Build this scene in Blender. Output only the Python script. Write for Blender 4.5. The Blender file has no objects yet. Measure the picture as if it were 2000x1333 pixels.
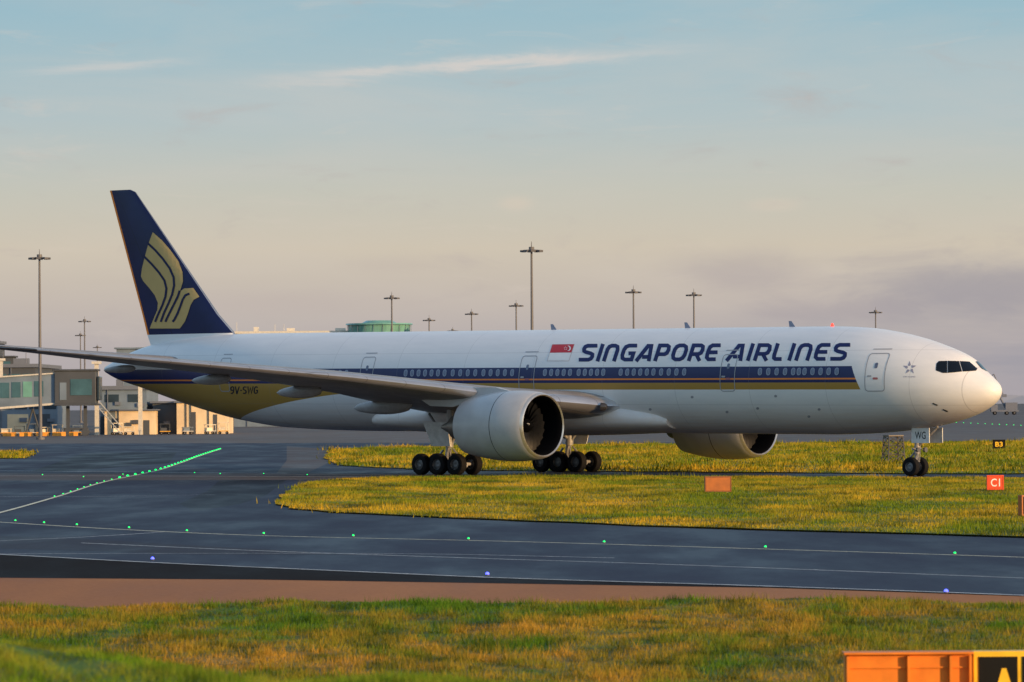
import bpy,bmesh,math,random
import numpy as np
from mathutils import Vector,Matrix
from mathutils.bvhtree import BVHTree
random.seed(4); rng=np.random.default_rng(7)
scene=bpy.context.scene
COL=scene.collection
# ------------------------------------------------------------------ camera
H=4.25; F=9000.0; PITCH=math.atan((790-666.5)/F); ROLL=.007
Fv=Vector((0,math.cos(PITCH),math.sin(PITCH)))
R0=Vector((1,0,0)); U0=Vector((0,-math.sin(PITCH),math.cos(PITCH)))
Rv=R0*math.cos(ROLL)-U0*math.sin(ROLL); Uv=U0*math.cos(ROLL)+R0*math.sin(ROLL)
CP=Vector((0,0,H))
cam=bpy.data.cameras.new("camera"); camo=bpy.data.objects.new("camera",cam); COL.objects.link(camo)
m=Matrix.Identity(4)
for i in range(3):
    m[i][0]=Rv[i]; m[i][1]=Uv[i]; m[i][2]=-Fv[i]; m[i][3]=CP[i]
camo.matrix_world=m
cam.lens=162; cam.sensor_width=36; cam.clip_start=1; cam.clip_end=30000
cam.dof.use_dof=True; cam.dof.focus_distance=268; cam.dof.aperture_fstop=5
scene.camera=camo
def ray(px,py):
    return Fv+Rv*((px-1000)/F)-Uv*((py-666.5)/F)
def gp(px,py,z=0.0):      # survey point on the ground
    d=ray(px,py); t=(z-H)/d.z
    return Vector((d.x*t,d.y*t,z))
def wp(px,py,D):          # point at a surveyed distance
    d=ray(px,py); t=D/d.y
    return CP+d*t
# ------------------------------------------------------------------ materials
class NB:
    def __init__(s,name):
        s.m=bpy.data.materials.new(name); s.m.use_nodes=True; s.nt=s.m.node_tree
        s.bs=s.nt.nodes['Principled BSDF']; s.out=s.nt.nodes['Material Output']
    def n(s,t,**k):
        nd=s.nt.nodes.new(t)
        for a,b in k.items(): setattr(nd,a,b)
        return nd
    def l(s,a,b): s.nt.links.new(a,b)
    def setin(s,sock,v):
        if isinstance(v,bpy.types.NodeSocket): s.l(v,sock)
        elif isinstance(v,(tuple,list)): sock.default_value=tuple(v)+((1,) if len(v)==3 and len(sock.default_value)==4 else ())
        else: sock.default_value=v
    def math(s,op,a,b=0.0,c=0.0):
        nd=s.n('ShaderNodeMath',operation=op)
        s.setin(nd.inputs[0],a); s.setin(nd.inputs[1],b); s.setin(nd.inputs[2],c)
        return nd.outputs[0]
    def mix(s,f,a,b,mode='MIX'):
        nd=s.n('ShaderNodeMix',data_type='RGBA',blend_type=mode)
        s.setin(nd.inputs[0],f); s.setin(nd.inputs[6],a); s.setin(nd.inputs[7],b)
        return nd.outputs[2]
    def coord(s,kind='Object',scale=(1,1,1)):
        tc=s.n('ShaderNodeTexCoord'); mp=s.n('ShaderNodeMapping'); mp.inputs['Scale'].default_value=scale
        s.l(tc.outputs[kind],mp.inputs[0]); return mp.outputs[0]
    def pos(s,scale=(1,1,1)):
        g=s.n('ShaderNodeNewGeometry'); mp=s.n('ShaderNodeMapping'); mp.inputs['Scale'].default_value=scale
        s.l(g.outputs['Position'],mp.inputs[0]); return mp.outputs[0]
    def noise(s,vec,scale=5,detail=4,rough=.55,dist=0):
        nd=s.n('ShaderNodeTexNoise'); s.l(vec,nd.inputs['Vector']); nd.inputs['Scale'].default_value=scale
        nd.inputs['Detail'].default_value=detail; nd.inputs['Roughness'].default_value=rough; nd.inputs['Distortion'].default_value=dist
        return nd.outputs['Fac']
    def rng(s,v,a,b,c=0.0,d=1.0,smooth=False):
        nd=s.n('ShaderNodeMapRange'); nd.interpolation_type='SMOOTHSTEP' if smooth else 'LINEAR'
        s.setin(nd.inputs['Value'],v)
        for k,x in zip(('From Min','From Max','To Min','To Max'),(a,b,c,d)): s.setin(nd.inputs[k],x)
        return nd.outputs[0]
    def bump(s,h,st=.2,dist=.02):
        nd=s.n('ShaderNodeBump'); nd.inputs['Strength'].default_value=st; nd.inputs['Distance'].default_value=dist
        s.l(h,nd.inputs['Height']); s.l(nd.outputs[0],s.bs.inputs['Normal'])
    def fin(s,col=None,rough=None,metal=None,coat=None,spec=None):
        if col is not None: s.setin(s.bs.inputs['Base Color'],col)
        if rough is not None: s.setin(s.bs.inputs['Roughness'],rough)
        if metal is not None: s.setin(s.bs.inputs['Metallic'],metal)
        if coat is not None: s.setin(s.bs.inputs['Coat Weight'],coat)
        if spec is not None: s.setin(s.bs.inputs['Specular IOR Level'],spec)
        return s.m
def simple(name,col,rough=.5,metal=0,var=.15,scale=3.0,coat=0,spec=.5,bump=0):
    b=NB(name); f=b.noise(b.coord(),scale,5)
    a=tuple(c*(1-var) for c in col); d=tuple(min(1,c*(1+var)) for c in col)
    c=b.mix(b.rng(f,.3,.7),a,d)
    if bump: b.bump(f,bump)
    return b.fin(c,b.rng(f,.3,.7,rough*.85,min(1,rough*1.15)),metal,coat,spec)
def emis(name,col,st):
    b=NB(name); b.fin(tuple(min(1,c) for c in col),.4)
    b.setin(b.bs.inputs['Emission Color'],col); b.setin(b.bs.inputs['Emission Strength'],st); return b.m
NAVY=(.006,.013,.095); GOLD=(.40,.235,.05); ORG=(.85,.24,.03); WHITE=(.80,.80,.80)
# ------------------------------------------------------------------ mesh helpers
class MB:
    def __init__(s): s.v=[]; s.f=[]; s.m=[]
    def add(s,vs,fs,mi=0):
        o=len(s.v); s.v+= [tuple(v) for v in vs]; s.f+=[tuple(i+o for i in f) for f in fs]; s.m+=[mi]*len(fs)
    def box(s,c,size,mi=0,rz=0.0,bev=0.0):
        hx,hy,hz=[a/2 for a in size]
        vs=[]
        for z in (-hz,hz):
            for x,y in ((-hx,-hy),(hx,-hy),(hx,hy),(-hx,hy)): 
                vs.append((c[0]+x*math.cos(rz)-y*math.sin(rz),c[1]+x*math.sin(rz)+y*math.cos(rz),c[2]+z))
        s.add(vs,[(3,2,1,0),(4,5,6,7),(0,1,5,4),(1,2,6,5),(2,3,7,6),(3,0,4,7)],mi)
    def cyl(s,p0,p1,r0,r1=None,n=12,mi=0,cap=True):
        r1=r0 if r1 is None else r1
        p0=Vector(p0);p1=Vector(p1); d=(p1-p0).normalized(); a=d.orthogonal().normalized(); b=d.cross(a)
        vs=[];fs=[]
        for p,r in((p0,r0),(p1,r1)):
            for i in range(n):
                t=2*math.pi*i/n; vs.append(p+a*math.cos(t)*r+b*math.sin(t)*r)
        for i in range(n): fs.append((i,(i+1)%n,n+(i+1)%n,n+i))
        if cap: fs+= [tuple(range(n))[::-1],tuple(range(n,2*n))]
        s.add(vs,fs,mi)
    def rev(s,prof,org,axis,n=32,mi=0,mis=None,sc=(1,1)):
        org=Vector(org); d=Vector(axis).normalized(); a=Vector((0,0,1)) if abs(d.z)<.9 else Vector((1,0,0))
        a=(a-d*a.dot(d)).normalized(); b=d.cross(a)
        vs=[]
        for (x,r) in prof:
            for i in range(n):
                t=2*math.pi*i/n; vs.append(org+d*x+a*math.cos(t)*r*sc[0]+b*math.sin(t)*r*sc[1])
        for j in range(len(prof)-1):
            o=[]
            for i in range(n): o.append((j*n+i,j*n+(i+1)%n,(j+1)*n+(i+1)%n,(j+1)*n+i))
            if j==0: base=len(s.v); s.v+=[tuple(v) for v in vs]
            s.f+=[tuple(k+base for k in f) for f in o]; s.m+=[(mis[j] if mis else mi)]*n
    def prism(s,poly,y0,y1,axis='y',mi=0):
        n=len(poly)
        def P(a,b,y): return {'y':(a,y,b),'x':(y,a,b),'z':(a,b,y)}[axis]
        vs=[P(a,b,y0) for a,b in poly]+[P(a,b,y1) for a,b in poly]
        s.add(vs,[tuple(range(n)),tuple(range(n,2*n))[::-1]]+[(i,(i+1)%n,n+(i+1)%n,n+i) for i in range(n)],mi)
    def obj(s,name,mats,parent=None,smooth=False,recalc=True,flat_ang=35,bevel=0):
        me=bpy.data.meshes.new(name); me.from_pydata(s.v,[],s.f)
        if not isinstance(mats,(list,tuple)): mats=[mats]
        for m_ in mats: me.materials.append(m_)
        me.polygons.foreach_set('material_index',s.m)
        if recalc or bevel:
            bm=bmesh.new(); bm.from_mesh(me); 
            if recalc: bmesh.ops.recalc_face_normals(bm,faces=bm.faces)
            bm.to_mesh(me); bm.free()
        if smooth:
            me.polygons.foreach_set('use_smooth',[True]*len(me.polygons))
            if flat_ang: me.set_sharp_from_angle(angle=math.radians(flat_ang))
        me.update()
        o=bpy.data.objects.new(name,me); COL.objects.link(o)
        if parent: o.parent=parent
        if bevel:
            bv=o.modifiers.new('bevel','BEVEL'); bv.width=bevel; bv.segments=2
        return o
def empty(name,loc,rz=0):
    e=bpy.data.objects.new(name,None); COL.objects.link(e); e.location=loc; e.rotation_euler=(0,0,rz); e.empty_display_size=.5; return e
def tag(o,label,cat,group=None):
    o['label']=label; o['category']=cat
    if group: o['group']=group
def struct(o): o['kind']='structure'
def copy_thing(src,loc,rz=None):
    n=src.copy(); COL.objects.link(n); n.location=loc
    if rz is not None: n.rotation_euler=(0,0,rz)
    for c in src.children:
        k=c.copy(); k.parent=n; COL.objects.link(k)
        for g in c.children:
            kk=g.copy(); kk.parent=k; COL.objects.link(kk)
    return n
def text2d(t,shear=0.0,bold=.012,space=1.0):
    cu=bpy.data.curves.new('t','FONT'); cu.body=t; cu.shear=shear; cu.resolution_u=3; cu.offset=bold; cu.space_character=space
    o=bpy.data.objects.new('t',cu); COL.objects.link(o)
    dg=bpy.context.evaluated_depsgraph_get(); me=bpy.data.meshes.new_from_object(o.evaluated_get(dg))
    V=np.array([v.co[:2] for v in me.vertices]); Fc=[tuple(p.vertices) for p in me.polygons]
    V=(V-V.min(0))/(V.max(0)-V.min(0))
    bpy.data.objects.remove(o); bpy.data.curves.remove(cu); bpy.data.meshes.remove(me)
    return V,Fc
# ================================================================== AIRCRAFT
TH=math.radians(42); UO=30.0
c_,s_=math.cos(TH),math.sin(TH); NX,NY=27.26,258.0
root=empty('airliner',(NX-UO*c_,NY+UO*s_,0),-TH)
tag(root,'white wide-body airliner with navy tail and gold stripe taxiing','airplane')
MW=Matrix.Translation(root.location)@Matrix.Rotation(-TH,4,'Z'); MI=MW.inverted()
def sh(u): return .0068*(u-15)
def L(u,v,z): return (UO-u,-v,z+sh(u))     # station, starboard, height -> local
def u_of(px,v):
    k=(px-1000)/F; return (NX-s_*v-NY*k+c_*v*k)/(c_+s_*k)
def pchip(x,y,xi):
    x=np.array(x,float);y=np.array(y,float);h=np.diff(x);d=np.diff(y)/h;m_=np.zeros(len(x))
    for i in range(1,len(x)-1):
        if d[i-1]*d[i]>0:
            w1=2*h[i]+h[i-1];w2=h[i]+2*h[i-1]; m_[i]=(w1+w2)/(w1/d[i-1]+w2/d[i])
    m_[0]=d[0];m_[-1]=d[-1]
    k=np.clip(np.searchsorted(x,xi)-1,0,len(h)-1); t=(xi-x[k])/h[k]
    return (2*t**3-3*t**2+1)*y[k]+(t**3-2*t**2+t)*h[k]*m_[k]+(-2*t**3+3*t**2)*y[k+1]+(t**3-t**2)*h[k]*m_[k+1]
us=np.concatenate([[0.0,.004,.015,.035,.06,.09,.12,.18,.25,.35],np.arange(.5,12,.25),np.arange(12,48,1.5),np.arange(48,73,.5),[72.9,73.05]])
top=pchip([0,.02,.06,.12,.25,.5,1,1.38,2.16,2.7,3.59,5.39,7.21,9.04,11.3,13,58,62,65,68,70.3,72,73.05],[4.9,5.06,5.15,5.24,5.38,5.58,5.92,6.18,6.81,7.08,7.4,7.93,8.3,8.53,8.63,8.64,8.64,8.58,8.4,8.05,7.55,6.98,6.55],us)
bot=pchip([0,.02,.06,.12,.25,.5,1,1.8,3.59,5.39,9.04,12,14,48,52,56.1,59.9,63.65,69.2,72.2,73.05],[4.9,4.74,4.63,4.54,4.38,4.17,3.88,3.54,3.06,2.76,2.47,2.40,2.4,2.4,2.45,2.6,3.02,3.72,5.06,5.8,6.15],us)
wid=pchip([0,.02,.06,.12,.25,.5,1,2,3,4,6,8,10,13,50,53,56,60,64,68,71,73.05],[0,.18,.30,.42,.61,.88,1.27,1.85,2.27,2.57,2.94,3.09,3.12,3.12,3.12,3.1,3.0,2.62,2.05,1.35,.7,.2],us)
zm=pchip([0,1,4,8,10,13,50,56,60,65,70,73.05],[4.9,4.93,5.2,5.48,5.52,5.52,5.52,5.62,5.85,6.2,6.4,6.35],us)
NS=72; V=[];Fc=[]
for i,u in enumerate(us):
    for j in range(NS):
        t=2*math.pi*j/NS; cz=math.cos(t); sy=math.sin(t)
        z=zm[i]+ (cz*(top[i]-zm[i]) if cz>0 else cz*(zm[i]-bot[i]))
        V.append(L(u,sy*wid[i],z))
for i in range(len(us)-1):
    for j in range(NS): Fc.append((i*NS+j,i*NS+(j+1)%NS,(i+1)*NS+(j+1)%NS,(i+1)*NS+j))
Fc.append(tuple((len(us)-1)*NS+j for j in range(NS)))
# fuselage paint
b=NB('airliner_paint')
sep=b.n('ShaderNodeSeparateXYZ'); b.l(b.coord(),sep.inputs[0])
u=b.math('SUBTRACT',UO,sep.outputs[0]); zz=b.math('SUBTRACT',sep.outputs[2],b.math('MULTIPLY',b.math('SUBTRACT',u,15.0),.0068))
front=b.math('GREATER_THAN',u,b.math('MULTIPLY_ADD',b.math('SUBTRACT',zz,5.0),.5,7.45))
def band(lo,hi): return b.math('MULTIPLY',front,b.math('MULTIPLY',b.math('GREATER_THAN',zz,lo),b.math('LESS_THAN',zz,hi)))
t=b.math('MAXIMUM',b.math('DIVIDE',b.math('SUBTRACT',u,42.0),18.0),0.0)
glow=b.math('SUBTRACT',5.0,b.math('MULTIPLY',b.math('MULTIPLY',t,t),2.0))
nz=b.noise(b.coord(scale=(.25,1,1.2)),1.6,6,.6)
white=b.mix(b.rng(nz,.3,.75),(.74,.75,.77),(.82,.82,.83))
under=b.rng(zz,2.3,4.6,1,0,True); dirt_bounce=b.noise(b.coord(scale=(.12,2,2)),2.5,5,.6)
white=b.mix(b.math('MULTIPLY',under,b.rng(dirt_bounce,.25,.8,.2,.75)),white,(.62,.44,.30))  # tan belly tint: grime plus warm ground bounce painted into the colour
col=b.mix(band(glow,5.4),white,GOLD); col=b.mix(band(5.4,6.33),col,NAVY); col=b.mix(band(5.57,5.66),col,ORG)
fr=b.math('FRACT',b.math('DIVIDE',b.math('ADD',u,1.3),5.6)); ln=b.math('LESS_THAN',fr,.005)
rad=b.math('MULTIPLY',b.math('GREATER_THAN',u,1.42),b.math('LESS_THAN',u,1.47))
hl=b.math('MULTIPLY',b.math('GREATER_THAN',zz,7.22),b.math('LESS_THAN',zz,7.24))
hl2=b.math('MULTIPLY',b.math('GREATER_THAN',zz,4.1),b.math('LESS_THAN',zz,4.12))
col=b.mix(b.math('MULTIPLY',b.math('MAXIMUM',b.math('MAXIMUM',ln,rad),b.math('MAXIMUM',hl,hl2)),.35),col,(.2,.2,.22))
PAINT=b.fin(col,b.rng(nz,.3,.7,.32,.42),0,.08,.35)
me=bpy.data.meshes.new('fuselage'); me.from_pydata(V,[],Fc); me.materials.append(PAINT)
bm=bmesh.new(); bm.from_mesh(me); bmesh.ops.remove_doubles(bm,verts=bm.verts,dist=1e-5); bmesh.ops.recalc_face_normals(bm,faces=bm.faces); bm.to_mesh(me)
BV=BVHTree.FromBMesh(bm); bm.free()
me.polygons.foreach_set('use_smooth',[True]*len(me.polygons))
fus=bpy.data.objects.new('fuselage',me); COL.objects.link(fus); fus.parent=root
# draping
camL=MI@CP
def cutmesh(polys,g):
    bm=bmesh.new()
    for k,p in enumerate(polys):
        vs=[bm.verts.new((a,c,0)) for a,c in p]
        try: bm.faces.new(vs)
        except Exception: pass
    bmesh.ops.triangulate(bm,faces=[f for f in bm.faces if len(f.verts)>3])
    xs=[v.co.x for v in bm.verts]; ys=[v.co.y for v in bm.verts]
    for ax,lo,hi in((0,min(xs),max(xs)),(1,min(ys),max(ys))):
        k=math.floor(lo/g)+1
        while k*g<hi:
            co=[0,0,0];no=[0,0,0];co[ax]=k*g;no[ax]=1
            bmesh.ops.bisect_plane(bm,geom=bm.verts[:]+bm.edges[:]+bm.faces[:],plane_co=co,plane_no=no,dist=1e-6); k+=1
    return bm
def drape(name,polys,mat,mode='px',g=6,bvh=None,off=.012,parent=root,step=.0):
    bvh=bvh or BV; allv=[];allf=[]
    for k,p in enumerate(polys):
        bm=cutmesh([p],g); bm.verts.ensure_lookup_table(); ok={}
        for v in bm.verts:
            if mode=='px':
                d=(MI.to_3x3()@ray(v.co.x,v.co.y)).normalized(); hit=bvh.ray_cast(camL,d)
            else:
                hit=bvh.ray_cast(Vector((UO-v.co.x,-20,v.co.y+sh(v.co.x))),Vector((0,1,0)))
            if hit[0] is None: continue
            nn=hit[1]
            if nn.y>0: nn=-nn
            ok[v.index]=len(allv); allv.append(hit[0]+nn*(off+step*k))
        for f in bm.faces:
            if all(v.index in ok for v in f.verts): allf.append([ok[v.index] for v in f.verts])
        bm.free()
    me=bpy.data.meshes.new(name); me.from_pydata(allv,[],allf); me.materials.append(mat); me.update()
    bm=bmesh.new(); bm.from_mesh(me)
    bmesh.ops.recalc_face_normals(bm,faces=bm.faces)
    for f in bm.faces:
        if f.normal.y>0: f.normal_flip()
    bm.to_mesh(me); bm.free()
    o=bpy.data.objects.new(name,me); COL.objects.link(o); o.parent=parent; return o
def stroke(pts,w,closed=False):
    n=len(pts); P=[Vector(p) for p in pts]; Lf=[];Rt=[]
    for i in range(n):
        a=P[i-1] if (i>0 or closed) else None; c=P[(i+1)%n] if (i<n-1 or closed) else None
        d1=(P[i]-a).normalized() if a is not None else None; d2=(c-P[i]).normalized() if c is not None else None
        d=(d1+d2).normalized() if d1 is not None and d2 is not None else (d1 if d1 is not None else d2)
        nrm=Vector((-d.y,d.x)); k=1.0
        if d1 is not None and d2 is not None: k=1/max(.5,nrm.dot(Vector((-d1.y,d1.x))))
        ww=w[i] if isinstance(w,(list,tuple)) else w
        Lf.append(P[i]+nrm*ww/2*k); Rt.append(P[i]-nrm*ww/2*k)
    m_=n if closed else n-1
    return [[tuple(Lf[i]),tuple(Lf[(i+1)%n]),tuple(Rt[(i+1)%n]),tuple(Rt[i])] for i in range(m_)]
G={'S':[[(1.0,.9),(.32,.9),(.16,.84),(.11,.72),(.16,.6),(.3,.54),(.7,.46),(.84,.4),(.88,.28),(.83,.16),(.67,.1),(-.02,.1)]],
'I':[[(.5,0),(.5,1)]],
'n':[[(.1,0),(.1,.68),(.18,.84),(.35,.9),(.6,.9),(.78,.84),(.86,.68),(.86,0)]],
'G':[[(.95,.9),(.38,.9),(.18,.82),(.1,.65),(.1,.35),(.18,.18),(.38,.1),(.86,.1),(.86,.46),(.5,.46)]],
'A':[[(0,0),(.5,.88),(.72,.88),(.88,0)],[(.32,.25),(.8,.25)]],
'P':[[(.1,0),(.1,.9),(.68,.9),(.83,.83),(.88,.65),(.83,.47),(.68,.4),(.2,.4)]],
'O':[[(.35,.9),(.65,.9),(.82,.82),(.9,.65),(.9,.35),(.82,.18),(.65,.1),(.35,.1),(.18,.18),(.1,.35),(.1,.65),(.18,.82)]],
'R':[[(.1,0),(.1,.9),(.68,.9),(.83,.83),(.88,.65),(.83,.47),(.68,.4),(.2,.4)],[(.5,.4),(.92,0)]],
'E':[[(.92,.9),(.3,.9),(.14,.8),(.1,.62),(.1,.38),(.14,.2),(.3,.1),(.88,.1)],[(.18,.5),(.85,.5)]],
'L':[[(.1,1),(.1,.3),(.15,.16),(.28,.1),(.8,.1)]],
'9':[[(.15,.06),(.62,.06),(.85,.25),(.88,.6),(.82,.85),(.6,.94),(.35,.94),(.14,.83),(.12,.6),(.3,.46),(.86,.48)]],
'V':[[(.05,1),(.48,.05),(.55,.05),(.95,1)]],
'-':[[(.1,.45),(.9,.45)]],
's':[[(.92,.90),(.3,.93),(.1,.8),(.12,.6),(.4,.52),(.75,.44),(.9,.3),(.85,.12),(.6,.06),(.08,.08)]],
'W':[[(.03,1),(.26,.04),(.5,.8),(.74,.04),(.97,1)]],
'g':[[(.9,.82),(.62,.94),(.35,.92),(.12,.72),(.12,.28),(.35,.07),(.65,.07),(.9,.2),(.9,.46),(.55,.46)]]}
LW={'S':27,'I':7,'n':26,'G':27,'A':28,'P':25,'O':28,'R':26,'E':25,'L':22}
NAVYM=simple('navy_lettering',(.008,.014,.10),.4,var=.05,spec=.3)
for wd_,x0,x1,lab in(('SInGAPORE',1130,1400,'navy slanted SINGAPORE lettering'),('AIRLInES',1419,1651,'navy slanted AIRLINES lettering')):
    tot=sum(LW[c] for c in wd_)+6.2*(len(wd_)-1); k=(x1-x0)/tot; x=x0; polys=[]
    for c in wd_:
        w=LW[c]*k
        for st in G[c]:
            top_=672.5-.0035*(x-1130); bh=34
            polys+= stroke([(x+q[0]*w+ q[1]*11, top_+bh*(1-q[1])) for q in st],7.4,c=='O')
        x+=(LW[c]+6.2)*k
    lt=drape('airline_name_lettering',polys,NAVYM,g=7,off=.012); lt['label']=lab
def text_polys(t,x0,x1,y0,y1,lean=0,**k):
    V2,F2=text2d(t,**k); return [[(x0+V2[i][0]*(x1-x0)+lean*V2[i][1],y1-V2[i][1]*(y1-y0)) for i in f] for f in F2]
BLK=simple('black_lettering',(.006,.008,.02),.4,var=.05)
polys=[]; x=449.5
for c,w in(('9',7.5),('V',8.5),('-',4),('s',7.5),('W',11),('g',8)):
    for st in G[c]: polys+=stroke([(x+q[0]*w+1*q[1],769.5-14.5*q[1]) for q in st],2.3)
    x+=w+1.5
lt=drape('registration_lettering',polys,BLK,g=20); lt['label']='black 9V-SWG registration lettering'
REDM=simple('flag_red',(.55,.02,.03),.4,var=.05); WHM=simple('flag_white',(.85,.85,.85),.4,var=.03)
flag=drape('flag_marking',[[(1079,673.5),(1122,673),(1116,689),(1074,689.5)]],REDM,g=6)
drape('flag_lower_field',[[(1074,690),(1116,689.5),(1111,705),(1069,705)]],WHM,g=6,parent=flag)
drape('flag_outline',stroke([(1079,673.5),(1122,673),(1111,705.5),(1069,705.5)],.5,True),simple('flag_outline_grey',(.45,.3,.3),.5),g=6,off=.016,parent=flag)
cres=[(1101+5.2*math.cos(a),681-5.2*math.sin(a)) for a in np.linspace(-1.7,1.7,10)]+[(1099.2+4.6*math.cos(a),681-4.6*math.sin(a)) for a in np.linspace(1.5,-1.5,10)]
drape('flag_crescent',[[(x+9,y) for x,y in cres]]+[[(1105+2.4*math.cos(q)+.8*math.cos(r),681-2.4*math.sin(q)-.8*math.sin(r)) for r in np.linspace(0,5.0,5)] for q in np.linspace(.3,5.4,5)],WHM,g=8,off=.018,parent=flag)
# alliance star emblem near the nose
GREYM=simple('emblem_grey',(.26,.27,.38),.4,var=.05)
st=[]
for k in range(5):
    a=math.pi/2+k*2*math.pi/5; cx,cy=1777,719
    tip=(cx+13.5*math.cos(a),cy-13.5*math.sin(a)); l=(cx+6*math.cos(a+.66),cy-6*math.sin(a+.66)); r=(cx+6*math.cos(a-.36),cy-6*math.sin(a-.36))
    inn=(cx+3.6*math.cos(a+.1),cy-3.6*math.sin(a+.1)); st.append([tip,l,inn,r])
drape('alliance_emblem',st,GREYM,g=10)
drape('alliance_lettering',text_polys('STAR ALLIANCE',1764,1788,735,737.6,bold=0),GREYM,g=20)
# doors
DSEAM=simple('door_seam_grey',(.33,.34,.38),.4,var=.1); GLASSW=simple('cabin_window_glass',(.13,.16,.25),.15,0,.3,8); WFR=simple('window_frame_metal',(.24,.27,.37),.4,.2,.1); DMK=simple('door_marking_red',(.4,.12,.12),.5)
def rr(cu,cz,w,h,r,n=4):
    P=[]
    for k0,(sx,sz) in enumerate(((1,1),(-1,1),(-1,-1),(1,-1))):
        for k in range(n+1):
            a=math.radians(90*k0+90*k/n); P.append((cu+sx*(w/2-r)+r*math.cos(a),cz+sz*(h/2-r)+r*math.sin(a)))
    return P
doors=[(1706,1.28),(1421.5,1.08),(1029,1.2),(716,1.08),(430,1.0)]
for px,w in doors:
    uc=u_of(px,3.05)
    d=drape('cabin_door',stroke(rr(uc,5.97,w,2.12,.18),.05,True),DSEAM,'side',.25,off=.014)
    drape('door_window',[rr(uc,6.35,.2,.32,.08)],GLASSW,'side',.3,off=.016,parent=d)
    drape('door_handle',[rr(uc+w*.28,5.75,.28,.1,.04)],DSEAM,'side',.3,off=.016,parent=d)
    drape('door_marking',[rr(uc-.05,5.62,.34,.12,.05)],DMK,'side',.3,off=.017,parent=d)
    drape('door_sill',[rr(uc,7.28,w*.9,.05,.02)],DSEAM,'side',.3,off=.012,parent=d)
# windows
groups=[(626,676),(792,868),(884,928),(944,1000),(1064,1113),(1130,1178),(1212,1276),(1291,1336),(1484,1533),(1549,1560),(1571,1634)]
wz=6.03; pu=30.0
proto=drape('cabin_window',[rr(pu,wz,.21,.33,.1)],GLASSW,'side',.2,off=.016)
pf=drape('window_frame',stroke(rr(pu,wz,.26,.38,.12),.05,True),WFR,'side',.2,off=.014,parent=proto)
first=True
for a,bb in groups:
    ua,ub=u_of(bb,3.08),u_of(a,3.08); n=max(1,int(round((ub-ua)/.54)))
    for k in range(n+1):
        uu=ua+(ub-ua)*k/n; dx=-(uu-pu); dz=sh(uu)-sh(pu)
        if first: proto.location=(dx,0,dz); first=False; continue
        o=proto.copy(); o.location=(dx,0,dz); COL.objects.link(o)
        f_=pf.copy(); f_.parent=o; COL.objects.link(f_)
# cockpit glazing
CG=simple('cockpit_glass',(.004,.005,.008),.06,0,.1)
panes=[[(1829,711),(1834,706),(1850,705.5),(1850,729),(1841,729),(1828,724)],
       [(1851.2,705.5),(1873,706),(1879,726.5),(1863,728),(1851.2,729)],
       [(1874.4,706),(1893,707),(1909,721),(1906,725),(1880.4,726.5)]]
for p in panes:
    o=drape('cockpit_window',[p],CG,g=4,off=.02)
    me2=o.data.copy(); mo=o.copy(); mo.data=me2
    for v in me2.vertices: v.co.y=-v.co.y
    me2.flip_normals(); COL.objects.link(mo)
# airfoil lofts
def loft(name,secs,mats,parent=root,n=14,le=2,le_mat=0,camber=.015):
    xs=[.5*(1-math.cos(math.pi*i/n)) for i in range(n+1)]
    mb=MB(); rows=[]
    for (a,c,t,dr) in secs:
        a=Vector(a);c=Vector(c);dr=Vector(dr); ch=(c-a).length; pts=[]
        def yt(x): return 5*t*(.2969*math.sqrt(x)-.126*x-.3516*x*x+.2843*x**3-.1030*x**4)
        for x in xs[::-1]: pts.append(a+(c-a)*x+dr*ch*(yt(x)+camber*math.sin(math.pi*x)))
        for x in xs[1:]: pts.append(a+(c-a)*x-dr*ch*(yt(x)*1.0-camber*math.sin(math.pi*x)))
        rows.append(pts)
    N=len(rows[0]); vs=[p for r in rows for p in r]; fs=[];mi=[]
    for i in range(len(rows)-1):
        for j in range(N-1):
            fs.append((i*N+j,i*N+j+1,(i+1)*N+j+1,(i+1)*N+j)); mi.append(le_mat if abs(j+.5-n)<le+.2 else 0)
    fs+=[tuple(range(N)),tuple((len(rows)-1)*N+j for j in range(N))]; mi+=[0,0]
    mb.v=[tuple(v) for v in vs]; mb.f=fs; mb.m=mi
    return mb.obj(name,mats,parent,True,True,50)
def wingmat(name,c0,c1,c2,rough,metal):
    b=NB(name); nf=b.noise(b.coord(),.8,6,.6)
    sp=b.n('ShaderNodeSeparateXYZ'); b.l(b.coord(),sp.inputs[0]); ay=b.math('ABSOLUTE',sp.outputs[1])
    fr=b.math('LESS_THAN',b.math('FRACT',b.math('DIVIDE',ay,1.9)),.025)
    q=b.math('ADD',b.math('SUBTRACT',UO,sp.outputs[0]),b.math('MULTIPLY',ay,-.5))
    fr2=b.math('LESS_THAN',b.math('FRACT',b.math('DIVIDE',q,2.1)),.03)
    cc=b.mix(b.rng(nf,.3,.7),c0,c1); cc=b.mix(b.math('MULTIPLY',b.math('MAXIMUM',fr,fr2),.55),cc,c2)
    cc=b.mix(b.math('GREATER_THAN',ay,31.0),cc,(.03,.03,.035))  # raked tip coloured dark, as if out of the sunlight
    return b.fin(cc,rough,b.math('MULTIPLY',b.math('LESS_THAN',ay,31.0),metal))
WINGM=wingmat('wing_paint',(.21,.20,.20),(.31,.30,.29),(.08,.08,.08),.45,.1)
SLAT=wingmat('bare_metal_leading_edge',(.56,.56,.57),(.66,.66,.67),(.3,.3,.3),.34,.8)
def wz_(v): return float(pchip([0,3.3,10.5,16,21,27,32.4],[3.75,3.9,4.92,5.72,6.28,6.92,7.5],np.array([v]))[0])
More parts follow.
